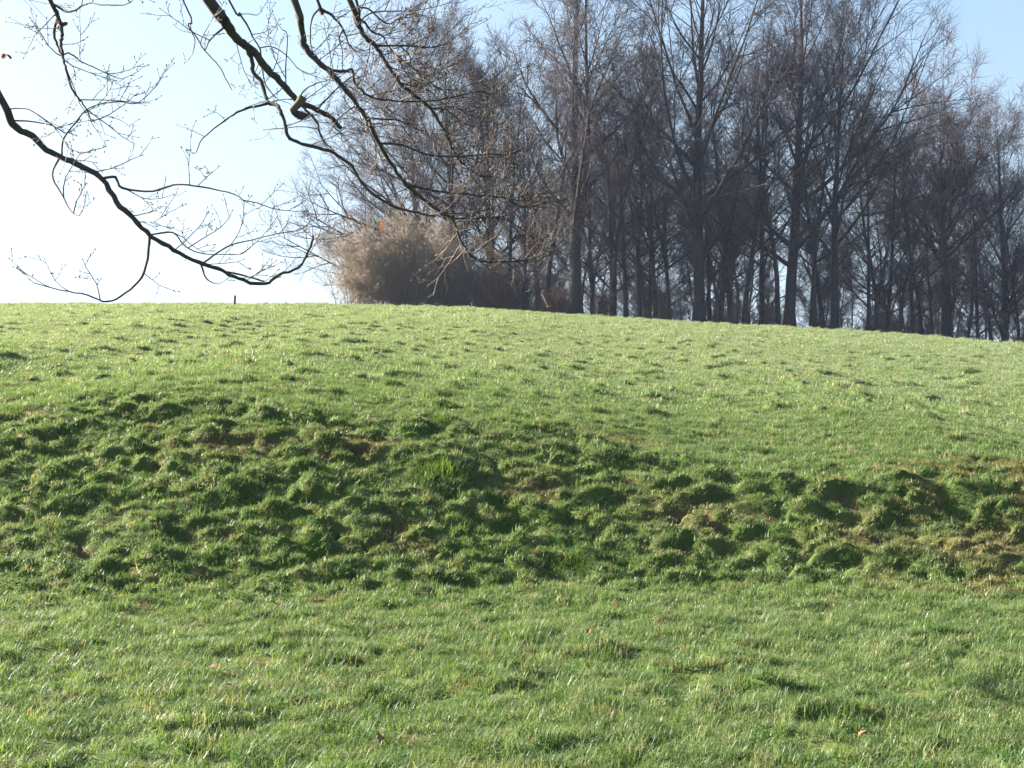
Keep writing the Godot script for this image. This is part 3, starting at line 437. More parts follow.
func ground(x: float, d: float) -> float:
	var h := lie(x, d)
	if d > 75.0 or d < 0.5:
		return h
	var b := bank_share(x, d)
	if d < 14.5 and d > 2.0:
		var m := mound(x, d)
		var much := maxf(b * (1.65 + 0.9 * broad.get_noise_2d(x * 0.7, d * 0.7)), 0.95 * (1.0 - smooth(12.0, 14.5, d)) * smooth(-0.4, 0.5, broad.get_noise_2d(x * 0.9 + 30.0, d * 0.9)))
		h += much * (m - 0.03)
		h += b * (0.035 * bumps.get_noise_2d(x * 0.9 + 9.0, d * 1.6) + 0.035 * bumps.get_noise_2d(x * 2.4 + 19.0, d * 3.4))
		h += 0.10 * exp(-((x + 0.72) ** 2 / 0.09 + (d - 10.05) ** 2 / 0.05)) + 0.07 * exp(-((x - 0.52) ** 2 / 0.05 + (d - 8.9) ** 2 / 0.03))
		h -= 0.22 * exp(-((x - 4.3) ** 2 / 1.1 + (d - 9.35 - 0.06 * sin(x * 5.0)) ** 2 / 0.05))
	var open := 1.0 - b
	if open > 0.01:
		h += open * (0.016 * bumps.get_noise_2d(x * 2.2, d * 2.2 + 20.0) + 0.04 * bumps.get_noise_2d(x * 0.4, d * 0.4 + 7.0) * smooth(11.0, 20.0, d))
		h += open * 0.07 * tuft(x, d) * smooth(10.5, 14.0, d)
	return h

func soil(x: float, d: float) -> float:      # bare trodden earth, 0 to 1
	var b := bank_share(x, d)
	var patch := mottle.get_noise_2d(x * 1.2, d * 1.5)
	var s := b * smooth(0.10, 0.5, patch + 0.14 * smooth(2.2, 4.2, x)) * smooth(0.6, 0.1, hummock(x, d))
	for q in [[1.75, 9.55, 0.5], [1.1, 11.1, 0.45], [4.25, 9.0, 0.6], [5.0, 9.15, 0.6], [3.2, 9.05, 0.4], [-1.6, 10.3, 0.4], [-2.9, 10.2, 0.5], [0.25, 9.9, 0.35], [-1.0, 8.9, 0.3]]:
		var e: float = ((x - q[0]) / q[2]) ** 2 + ((d - q[1]) / (q[2] * 0.5)) ** 2
		if e < 4.0:
			s = maxf(s, exp(-e) * clampf(1.25 - hummock(x, d), 0.3, 1.0) * 1.1)
	return maxf(clampf(s, 0.0, 1.0), 0.8 * smooth(0.48, 0.62, mottle.get_noise_2d(x * 2.6 + 50.0, d * 2.6)) * (1.0 - smooth(12.0, 18.0, d)))

func spread(steps: Array) -> PackedFloat32Array:   # [[from, to, step], ...] then widening outwards
	var out := PackedFloat32Array()
	for s in steps:
		var k := int(round((s[1] - s[0]) / s[2]))
		for j in k:
			out.append(s[0] + (s[1] - s[0]) * j / k)
	out.append(steps[-1][1])
	return out

func build_ground() -> void:
	var xs := spread([[-900, -300, 200], [-300, -100, 50], [-100, -40, 6], [-40, -7.5, 0.14], [-7.5, 7.5, 0.04], [7.5, 40, 0.14], [40, 100, 6], [100, 300, 50], [300, 900, 200]])
	var ds := spread([[-60, -6, 6], [-6, 2, 1], [2, 7.4, 0.045], [7.4, 12.6, 0.026], [12.6, 13.5, 0.045], [13.5, 28, 0.1], [28, 66, 0.2], [66, 100, 2], [100, 300, 25], [300, 1000, 140]])
	var w := xs.size()
	var v := PackedVector3Array()
	var c := PackedColorArray()
	var hs := PackedFloat32Array()
	for d in ds:
		var edge := absf(d) * 0.75 + 4.0
		for x in xs:
			var h := ground(x, d) if absf(x) < edge else lie(x, d)
			hs.append(h)
			v.append(Vector3(x, h, -d))
			var g := Color(0.045, 0.075, 0.018)
			if absf(x) < edge and d > 0.0 and d < 75.0:
				g = g.lerp(Color(0.075, 0.085, 0.03), smooth(-0.3, 0.5, mottle.get_noise_2d(x * 3.0, d * 3.0)))
				if d < 18.0:
					g = g.lerp(Color(0.085, 0.056, 0.032), soil(x, d))
			c.append(g)
	var n := PackedVector3Array()
	n.resize(v.size())
	var ix := PackedInt32Array()
	for j in ds.size():
		for i in w:
			var at := j * w + i
			var l := at - 1 if i > 0 else at
			var r := at + 1 if i < w - 1 else at
			var f := at - w if j > 0 else at
			var b := at + w if j < ds.size() - 1 else at
			n[at] = (v[r] - v[l]).cross(v[b] - v[f]).normalized()
			if i < w - 1 and j < ds.size() - 1:
				ix.append_array([at, at + w, at + w + 1, at, at + w + 1, at + 1])
	var a := []
	a.resize(Mesh.ARRAY_MAX)
	a[Mesh.ARRAY_VERTEX] = v
	a[Mesh.ARRAY_NORMAL] = n
	a[Mesh.ARRAY_COLOR] = c
	a[Mesh.ARRAY_INDEX] = ix
	var m := ArrayMesh.new()
	m.add_surface_from_arrays(Mesh.PRIMITIVE_TRIANGLES, a)
	var mat := StandardMaterial3D.new()
	mat.vertex_color_use_as_albedo = true
	mat.roughness = 0.95
	mat.metallic_specular = 0.2
	var o := MeshInstance3D.new()
	o.name = numbered("field")
	o.mesh = m
	o.material_override = mat
	add_child(o)
	tag(o, "hillside pasture rising past a trodden bank to the crest", "field", "", "structure")

# ---------------------------------------------------------------- grass
func blade(s: Shape, at: Vector3, turn: float, h: float, wide: float, lean: float, curl: float) -> void:
	var side := Vector3(cos(turn), 0, sin(turn)) * wide * 0.5
	var out := Vector3(-sin(turn), 0, cos(turn))
	var mid := at + Vector3.UP * h * 0.55 + out * lean * h * 0.4
	var tip := at + Vector3.UP * h * (1.0 - 0.3 * curl) + out * (lean + curl * 0.6) * h
	var k := s.v.size()
	s.v.append_array([at - side, at + side, mid - side * 0.85, mid + side * 0.85, tip])
	s.i.append_array([k, k + 2, k + 3, k, k + 3, k + 1, k + 2, k + 4, k + 3])

func clump(count: int, radius: float, low: float, high: float, wide: float, tinted := false) -> ArrayMesh:
	var s := Shape.new()
	for k in count:
		var a := rng.randf() * TAU
		var q := sqrt(rng.randf()) * radius
		var at := Vector3(cos(a) * q, -0.008 - (0.10 * (q / radius) ** 2 if tinted else 0.0), sin(a) * q)
		var lift := 1.0 - 0.55 * (q / radius) ** 2 if tinted else 1.0
		blade(s, at, a - PI / 2 + rng.randf_range(-1.0, 1.0) if tinted else rng.randf() * TAU, lift * rng.randf_range(low, high), wide * rng.randf_range(0.7, 1.25), rng.randf_range(-0.1, 0.95), rng.randf_range(0.0, 1.1))
		if tinted:
			var g := Color(0.055, 0.105, 0.026).lerp(Color(0.12, 0.165, 0.05), rng.randf())
			s.c.append_array([g, g, g, g, g])
	return s.mesh()

func grass_tint(x: float, d: float) -> Color:
	var g := Color(0.100, 0.152, 0.047)
	var p := mottle.get_noise_2d(x * 0.8, d * 0.8)
	var q := mottle.get_noise_2d(x * 3.4 + 11.0, d * 3.4)
	g = g.lerp(Color(0.163, 0.203, 0.100), clampf(0.35 + p * 0.8 + q * 0.5, 0.0, 1.0) * 0.7)
	g = g.lerp(Color(0.045, 0.10, 0.024), smooth(0.05, 0.5, -q + 0.2) * 0.75)
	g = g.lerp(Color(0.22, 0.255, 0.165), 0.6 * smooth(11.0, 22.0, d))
	var any := rng.randf()
	if any < 0.05:
		g = g.lerp(Color(0.30, 0.25, 0.15), 0.75)
	elif any < 0.4:
		g = g.lerp(Color(0.13, 0.175, 0.055), 0.5)
	return g * rng.randf_range(0.8, 1.2)

func build_grass() -> void:
	var mat := StandardMaterial3D.new()
	mat.vertex_color_use_as_albedo = true
	mat.roughness = 0.5
	mat.metallic_specular = 0.5
	mat.backlight_enabled = true
	mat.backlight = Color(1.0, 1.0, 0.55).linear_to_srgb() * 1.0
	var root := base("grass", Vector3.ZERO)
	tag(root, "short pasture grass covering the whole slope, bank and foreground", "grass", "", "stuff")
	# from, to (metres ahead), clumps per square metre, blades, radius, low, high, width
	var zones := [[2.8, 7.5, 900.0, 16, 0.042, 0.02, 0.058, 0.0036], [7.5, 14.0, 800.0, 16, 0.05, 0.025, 0.064, 0.0044], [14.0, 30.0, 150.0, 24, 0.09, 0.025, 0.065, 0.007], [30.0, 64.0, 58.0, 26, 0.16, 0.03, 0.07, 0.011]]
	for z in zones:
		var kinds := 5
		var where := []
		var tint := []
		for k in kinds:
			where.append([] as Array[Transform3D])
			tint.append(PackedColorArray())
		var d0: float = z[0]
		var d1: float = z[1]
		var half := 0.57 * d1 + 0.8
		var total := int(2.0 * half * (d1 - d0) * z[2])
		for k in total:
			var d := rng.randf_range(d0, d1)
			var x := rng.randf_range(-half, half)
			if absf(x) > 0.57 * d + 0.8:
				continue
			var thin := 0.0
			var tall := 1.0
			var b := bank_share(x, d)
			if d < 18.0:
				thin = soil(x, d)
				if rng.randf() < thin * 0.4:
					continue
				var lift := hummock(x, d) if d < 14.0 else 0.5
				if lerpf(0.5, 0.4, b) * (1.0 - lift) > rng.randf():
					continue
				tall = lerpf(0.8 + 1.1 * maxf(0.0, mottle.get_noise_2d(x * 1.6 + 5.0, d * 1.6)) + 0.3 * lift, lerpf(0.55, 1.1, lift), b) * (1.0 - 0.5 * thin)
				if rng.randf() < 0.03:
					tall *= 1.7
			tall += 0.6 * tuft(x, d) * smooth(10.5, 13.0, d)
			var h := ground(x, d)
			var s := rng.randf_range(0.75, 1.3)
			var t := Basis(Vector3.UP, rng.randf() * TAU)
			t = Basis(Vector3(rng.randf_range(-1, 1), 0, rng.randf_range(-1, 1)).normalized(), rng.randf() * 0.3) * t
			t = t.scaled(Vector3(s, s * tall, s))
			if b > 0.2 and d < 14.0:
				var e := 0.04
				var slope := Vector3(h - ground(x + e, d), e, ground(x, d + e) - h).normalized()
				t = Basis(Quaternion(Vector3.UP, Vector3.UP.lerp(slope, 0.55).normalized())) * t
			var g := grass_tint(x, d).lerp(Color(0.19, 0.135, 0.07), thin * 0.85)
			if b > 0.3 and d < 18.0:
				g = g.lerp(Color(0.17, 0.145, 0.06), 0.8 * smooth(2.4, 4.2, x) * smooth(-0.2, 0.3, mottle.get_noise_2d(x * 1.5, d * 2.0 + 33.0)))
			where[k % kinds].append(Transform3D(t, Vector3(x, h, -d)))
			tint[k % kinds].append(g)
		for k in kinds:
			var mm := MultiMesh.new()
			mm.transform_format = MultiMesh.TRANSFORM_3D
			mm.use_colors = true
			mm.mesh = clump(z[3], z[4], z[5], z[6], z[7])
			mm.instance_count = where[k].size()
			for j in where[k].size():
				mm.set_instance_transform(j, where[k][j])
				mm.set_instance_color(j, tint[k][j])
			var o := MultiMeshInstance3D.new()
			o.name = "blades"
			o.multimesh = mm
			o.material_override = mat
			o.set_meta("kind", "stuff")
			root.add_child(o, true)

# ---------------------------------------------------------------- bare trees
func path(from: Vector3, dir: Vector3, length: float, segs: int, wander: float, up: float) -> PackedVector3Array:
	var p := PackedVector3Array([from])
	var d := dir
	for k in segs:
		d = (d + Vector3(rng.randf_range(-1, 1), rng.randf_range(-1, 1), rng.randf_range(-1, 1)) * wander + Vector3.UP * up).normalized()
		p.append(p[-1] + d * length / segs)
	return p

func along(p: PackedVector3Array, t: float) -> Vector3:
	var f := clampf(t, 0.0, 0.999) * (p.size() - 1)
	var k := int(f)
	return p[k].lerp(p[k + 1], f - k)

func heading(p: PackedVector3Array, t: float) -> Vector3:
	var k := int(clampf(t, 0.0, 0.999) * (p.size() - 1))
	return (p[k + 1] - p[k]).normalized()

func taper(count: int, thick: float, thin: float) -> PackedFloat32Array:
	var r := PackedFloat32Array()
	for k in count:
		r.append(lerpf(thick, thin, pow(float(k) / (count - 1), 0.85)))
	return r

func off(d: Vector3, angle: float, turn: float) -> Vector3:
	var u := d.cross(Vector3(0.2, 0.1, 0.97)).normalized()
	u = u.rotated(d, turn)
	return d.rotated(u, angle).normalized()

func grow_branch(s: Shape, crown: Shape, from: Vector3, dir: Vector3, length: float, r: float, o: Dictionary) -> void:
	var up: float = o.up
	var p := path(from, dir, length, 4, 0.13, up)
	s.tube(p, taper(5, r, r * 0.3), 4)
	var nb: int = o.branchlets
	for k in nb:
		var t := lerpf(0.2, 1.0, (k + rng.randf()) / nb)
		var l := length * rng.randf_range(0.35, 0.6) * (1.15 - 0.5 * t)
		var q := path(along(p, t), off(heading(p, t), deg_to_rad(rng.randf_range(25, 58)), rng.randf() * TAU), l, 3, 0.2, up)
		crown.tube(q, taper(4, r * 0.36, r * 0.16), 3)
		for j in int(o.twigs):
			var t2 := lerpf(0.15, 1.0, (j + rng.randf()) / o.twigs)
			var a := along(q, t2)
			var d2 := (off(heading(q, t2), deg_to_rad(rng.randf_range(20, 62)), rng.randf() * TAU) + Vector3.UP * up).normalized()
			var l2: float = o.twig * rng.randf_range(0.6, 1.4)
			var b := a + d2 * l2 * 0.5
			var d3 := (d2 + Vector3(rng.randf_range(-1, 1), rng.randf_range(-0.6, 1), rng.randf_range(-1, 1)) * 0.3 + Vector3.UP * up).normalized()
			crown.twig(a, b, b + d3 * l2 * 0.5, o.fine)

func grow_limb(s: Shape, crown: Shape, from: Vector3, dir: Vector3, length: float, r: float, o: Dictionary) -> void:
	var p := path(from, dir, length, 7, o.get("wander", 0.12), o.rise)
	s.tube(p, taper(8, r, r * 0.18), 6)
	var nb: int = o.branches
	for k in nb:
		var t := lerpf(o.get("clear", 0.22), 1.0, (k + rng.randf()) / nb)
		var l := length * rng.randf_range(0.28, 0.45) * (1.2 - 0.6 * t)
		grow_branch(s, crown, along(p, t), off(heading(p, t), deg_to_rad(rng.randf_range(26, 54)), rng.randf() * TAU), l, maxf(r * 0.42 * (1.1 - 0.5 * t), 0.014), o)
	grow_branch(s, crown, p[-1], heading(p, 0.99), length * 0.22, maxf(r * 0.18, 0.014), o)

# o: high, thick, bole (share without limbs), limbs, steep/flat (degrees off upright at top and bottom), long/short (limb lengths at bottom and top), rise, up, branches, branchlets, twigs, twig, fine
func bare_tree(called: String, o: Dictionary, bark: Material, twig_bark: Material) -> Node3D:
	rng.seed = hash(called)
	var root := base(o.name, Vector3(0, -50, 0))
	var crown := Shape.new()
	var stems: Array = o.get("stems", [[Vector3.ZERO, Vector3.UP, 1.0]])
	var trunk := Shape.new()
	var limbs: Array[Shape] = []
	for st in stems:
		var high: float = o.high * st[2]
		var thick: float = o.thick * sqrt(st[2]) * (1.0 if stems.size() == 1 or st == stems[0] else 0.72)
		var p := path(st[0] + Vector3.DOWN * (0.5 if st[0] == Vector3.ZERO else 0.1), st[1], high, 12, o.get("bend", 0.05), 0.05)
		var r := PackedFloat32Array()
		for k in 13:
			r.append(thick * (pow(1.0 - k / 13.0, 0.8) * (1.0 + (0.55 if k == 0 and st[0] == Vector3.ZERO else 0.0))))
		trunk.tube(p, r, 10)
		var nl := int(o.limbs * (1.0 if st == stems[0] else 0.6))
		var turn := rng.randf() * TAU
		for k in nl:
			var u := (k + rng.randf() * 0.8) / nl
			var t := lerpf(o.bole, 0.98, u)
			turn += 2.4 + rng.randf_range(-0.5, 0.5)
			var a := deg_to_rad(lerpf(o.flat, o.steep, pow(u, 0.7)) + rng.randf_range(-8, 8))
			var dir := Vector3(cos(turn) * sin(a), cos(a), sin(turn) * sin(a))
			dir = (dir + o.get("toward", Vector3.ZERO) * (1.0 - u * 0.6)).normalized()
			var l := lerpf(o.long, o.short, pow(u, 1.1)) * rng.randf_range(0.75, 1.2)
			if o.has("toward"):
				l *= 1.0 + 0.5 * dir.dot(o.toward.normalized())
			var s := Shape.new()
			grow_limb(s, crown, along(p, t), dir, l, clampf(thick * (1.0 - t) * 0.62, 0.028, 0.17), o)
			limbs.append(s)
		# small dead shoots on the bole
		for k in int(o.get("shoots", 10)):
			var t := rng.randf_range(0.06, o.bole + 0.1)
			var a := rng.randf() * TAU
			var q := path(along(p, t), Vector3(cos(a), rng.randf_range(-0.3, 0.5), sin(a)).normalized(), rng.randf_range(0.8, 2.6), 4, 0.2, 0.03)
			crown.tube(q, taper(5, 0.02, 0.008), 3)
			for j in 9:
				var c := along(q, rng.randf_range(0.3, 1.0))
				var d2 := off(heading(q, 0.5), rng.randf_range(0.4, 1.1), rng.randf() * TAU)
				crown.twig(c, c + d2 * 0.25, c + d2 * 0.5 + Vector3.DOWN * rng.randf_range(-0.1, 0.1), 0.007)
	part("trunk", trunk.mesh(), bark, root)
	for s in limbs:
		part("limb", s.mesh(), bark, root)
	part("crown", crown.mesh(), twig_bark, root)
	return root

func shrub(called: String, stems: int, high: float, wide: float, bark: Material, twig_bark: Material) -> Node3D:
	rng.seed = hash(called)
	var root := base("thicket_shrub", Vector3(0, -50, 0))
	var o := {"up": 0.06, "rise": 0.02, "branches": 10, "branchlets": 6, "twigs": 5, "twig": 0.45, "fine": 0.0105, "clear": 0.06}
	var crown := Shape.new()
	for k in stems:
		var s := Shape.new()
		var a := rng.randf() * TAU
		var lean := sqrt(rng.randf())
		var dir := Vector3(cos(a) * lean * wide, 1.0, sin(a) * lean * wide).normalized()
		grow_limb(s, crown, Vector3(cos(a), 0, sin(a)) * lean * 1.5 + Vector3.DOWN * 0.2, dir, high * rng.randf_range(0.62, 1.08), 0.035, o)
		part("stem", s.mesh(), bark, root)
	part("crown", crown.mesh(), twig_bark, root)
	return root

func build_wood() -> void:
	var bark := bark_material(Color(0.042, 0.036, 0.034), Color(0.018, 0.016, 0.016), 1.2)
	var brown := plain(Color(0.041, 0.031, 0.034), 0.85)
	var red := plain(Color(0.050, 0.033, 0.034), 0.85)
	var tan_twig := plain(Color(0.20, 0.155, 0.115), 0.8)
	var tan_bark := plain(Color(0.17, 0.12, 0.085), 0.85)
	var rust := plain(Color(0.09, 0.05, 0.034), 0.85)
	var slim := {"name": "slender_tree", "high": 15.5, "thick": 0.18, "bole": 0.34, "limbs": 19, "steep": 38.0, "flat": 64.0, "long": 5.4, "short": 3.9, "rise": 0.06, "up": 0.03, "branches": 6, "branchlets": 5, "twigs": 3, "twig": 1.05, "fine": 0.012, "shoots": 12}
	var proto := {
		"forked_tree": bare_tree("forked", {"name": "forked_tree", "high": 22.0, "thick": 0.40, "bole": 0.26, "limbs": 20, "steep": 20.0, "flat": 58.0, "long": 8.0, "short": 3.6, "rise": 0.09, "up": 0.07, "branches": 8, "branchlets": 7, "twigs": 3, "twig": 1.0, "fine": 0.012, "stems": [[Vector3.ZERO, Vector3.UP, 1.0], [Vector3(0.1, 4.2, 0.0), Vector3(0.16, 1.0, 0.05), 0.72]], "shoots": 16}, bark, brown),
		"stout_tree": bare_tree("stout", {"name": "stout_tree", "high": 23.0, "thick": 0.37, "bole": 0.20, "limbs": 30, "steep": 28.0, "flat": 62.0, "long": 9.5, "short": 4.6, "rise": 0.10, "up": 0.05, "branches": 8, "branchlets": 7, "twigs": 3, "twig": 1.05, "fine": 0.012, "toward": Vector3(-0.12, 0, 0), "shoots": 14}, bark, brown),
		"fan_tree": bare_tree("fan", {"name": "fan_tree", "high": 19.0, "thick": 0.32, "bole": 0.30, "limbs": 22, "steep": 18.0, "flat": 48.0, "long": 7.5, "short": 4.6, "rise": 0.06, "up": 0.07, "branches": 9, "branchlets": 7, "twigs": 4, "twig": 0.8, "fine": 0.011, "toward": Vector3(0.16, 0.1, 0)}, bark, brown),
		"broom_tree": bare_tree("broom", {"name": "broom_tree", "high": 13.0, "thick": 0.36, "bole": 0.50, "limbs": 30, "steep": 24.0, "flat": 66.0, "long": 6.0, "short": 5.4, "rise": 0.07, "up": 0.08, "branches": 8, "branchlets": 7, "twigs": 4, "twig": 0.9, "fine": 0.012, "clear": 0.1}, bark, red),
		"spreading_tree": bare_tree("spreading", {"name": "spreading_tree", "high": 17.0, "thick": 0.34, "bole": 0.2, "limbs": 28, "steep": 24.0, "flat": 76.0, "long": 8.8, "short": 4.4, "rise": 0.035, "up": 0.05, "branches": 9, "branchlets": 7, "twigs": 6, "twig": 0.8, "fine": 0.010, "toward": Vector3(-0.42, 0, 0)}, bark, brown),
		"pole_tree": bare_tree("pole", {"name": "pole_tree", "high": 10.0, "thick": 0.07, "bole": 0.5, "limbs": 9, "steep": 15.0, "flat": 60.0, "long": 1.6, "short": 1.0, "rise": 0.08, "up": 0.08, "branches": 5, "branchlets": 4, "twigs": 4, "twig": 0.4, "fine": 0.006, "shoots": 5}, bark, brown),
	}
	for k in 4:
		var o := slim.duplicate()
		o.limbs = [17, 14, 20, 16][k]
		o.bole = [0.22, 0.32, 0.18, 0.28][k]
		o.bend = [0.05, 0.09, 0.06, 0.12][k]
		o.long = [5.4, 6.4, 4.8, 6.0][k]
		proto["slender_tree%d" % k] = bare_tree("slim%d" % k, o, bark, red if k % 2 else brown)
	for k in 2:
		proto["sapling%d" % k] = bare_tree("sapling%d" % k, {"name": "sapling", "high": 7.5, "thick": 0.055, "bole": 0.12, "limbs": 15, "steep": 20.0, "flat": 62.0, "long": 1.8, "short": 0.9, "rise": 0.07, "up": 0.07, "branches": 6, "branchlets": 5, "twigs": 5, "twig": 0.4, "fine": 0.0065, "bend": 0.1, "shoots": 4}, bark, red)
		proto["thicket_shrub%d" % k] = shrub("shrub%d" % k, [22, 19][k], 4.3, [0.34, 0.42][k], tan_bark, tan_twig)
	var used := {}
	for w in WOOD:
		var o: Node3D = proto[w[0]]
		if used.has(w[0]):
			o = o.duplicate()
			o.name = numbered(String(o.name).rstrip("0123456789").trim_suffix("_"))
			add_child(o)
		used[w[0]] = true
		var s: float = w[3]
		o.position = Vector3(w[1], lie(w[1], -w[2]) - 0.05, w[2])
		o.rotation.y = w[4]
		o.scale = Vector3(s, s, s)
		if w[0] == "fan_tree":
			o.scale = Vector3(0.86, 0.96, 0.86)
		var shrubby: bool = w[0].begins_with("thicket")
		tag(o, w[5], "shrub" if shrubby else "tree", w[6])
		if shrubby and s < 0.6:
			for c in o.get_children():
				c.material_override = rust

# ---------------------------------------------------------------- the oak overhead
func plain(c: Color, rough: float) -> StandardMaterial3D:
	var m := StandardMaterial3D.new()
	m.albedo_color = c.linear_to_srgb()
	m.roughness = rough
	m.metallic_specular = 0.3
	return m

func bark_material(a: Color, b: Color, scale_by: float) -> StandardMaterial3D:
	var m := StandardMaterial3D.new()
	var noise := FastNoiseLite.new()
	noise.seed = 12
	noise.frequency = 0.02
	noise.fractal_octaves = 5
	var ramp := Gradient.new()
	ramp.set_color(0, b.linear_to_srgb())
	ramp.set_color(1, a.linear_to_srgb())
	var t := NoiseTexture2D.new()
	t.width = 256
	t.height = 256
	t.seamless = true
	t.noise = noise
	t.color_ramp = ramp
	m.albedo_texture = t
	m.uv1_triplanar = true
	m.uv1_scale = Vector3(scale_by, scale_by * 0.3, scale_by)
	m.roughness = 0.9
	m.metallic_specular = 0.25
	return m

func rounded(p: PackedVector3Array, times: int) -> PackedVector3Array:
	var out := PackedVector3Array()
	for k in p.size() - 1:
		for j in times:
			out.append(p[k].cubic_interpolate(p[k + 1], p[maxi(k - 1, 0)], p[mini(k + 2, p.size() - 1)], float(j) / times))
	out.append(p[-1])
	return out

func oak_twig(s: Shape, from: Vector3, dir: Vector3, length: float, r: float, depth: int) -> void:
	var segs := 5 if depth > 0 else 3
	var p := PackedVector3Array([from])
	var d := dir
	var lift := rng.randf_range(-0.02, 0.16)
	for k in segs:
		d = (d + Vector3(rng.randf_range(-1, 1), rng.randf_range(-1, 1), rng.randf_range(-1, 1)) * 0.19 + Vector3.UP * lift).normalized()
		p.append(p[-1] + d * length / segs * rng.randf_range(0.7, 1.3))
	s.tube(p, taper(segs + 1, r, maxf(r * 0.45, 0.0013)), 5 if r > 0.004 else 3)
	for k in (3 if depth > 0 else 2):
		var e := (d + Vector3(rng.randf_range(-1, 1), rng.randf_range(-1, 1), rng.randf_range(-1, 1)) * 0.55).normalized()
		s.bud(p[-1], e, rng.randf_range(0.009, 0.016), rng.randf_range(0.003, 0.0048))
	for k in range(1, segs):
		if rng.randf() < 0.6:
			var e := off((p[k + 1] - p[k]).normalized(), rng.randf_range(0.5, 1.0), rng.randf() * TAU)
			s.bud(p[k] + e * 0.004, e, rng.randf_range(0.007, 0.012), rng.randf_range(0.0025, 0.004))
	if depth > 0:
		var kids := int(length * 9.0) + 1
		for k in kids:
			var t := lerpf(0.2, 0.98, (k + rng.randf()) / kids)
			oak_twig(s, along(p, t), off(heading(p, t), rng.randf_range(0.5, 1.15), rng.randf() * TAU), length * rng.randf_range(0.2, 0.5), maxf(r * 0.6, 0.0016), depth - 1)

func leaf(s: Shape, at: Vector3, down: Vector3, across: Vector3, length: float) -> void:
	var outline := [0.10, 0.26, 0.18, 0.34, 0.22, 0.30, 0.12, 0.0]   # a lobed dry oak leaf, curled along its rib
	var nrm := down.cross(across).normalized()
	var rows: Array = [[at, at, at]]
	for k in outline.size():
		var t := (k + 1.0) / outline.size()
		var c := at + down * length * t + nrm * length * 0.10 * sin(t * 3.0)
		var e: Vector3 = across * outline[k] * length + nrm * length * outline[k] * 0.5
		var f: Vector3 = -across * outline[k] * length + nrm * length * outline[k] * 0.5
		rows.append([c + f, c, c + e])
	for k in rows.size():
		for q in rows[k]:
			s.v.append(q)
	var k0 := s.v.size() - rows.size() * 3
	for k in rows.size() - 1:
		for j in 2:
			var a := k0 + k * 3 + j
			s.i.append_array([a, a + 3, a + 4, a, a + 4, a + 1])

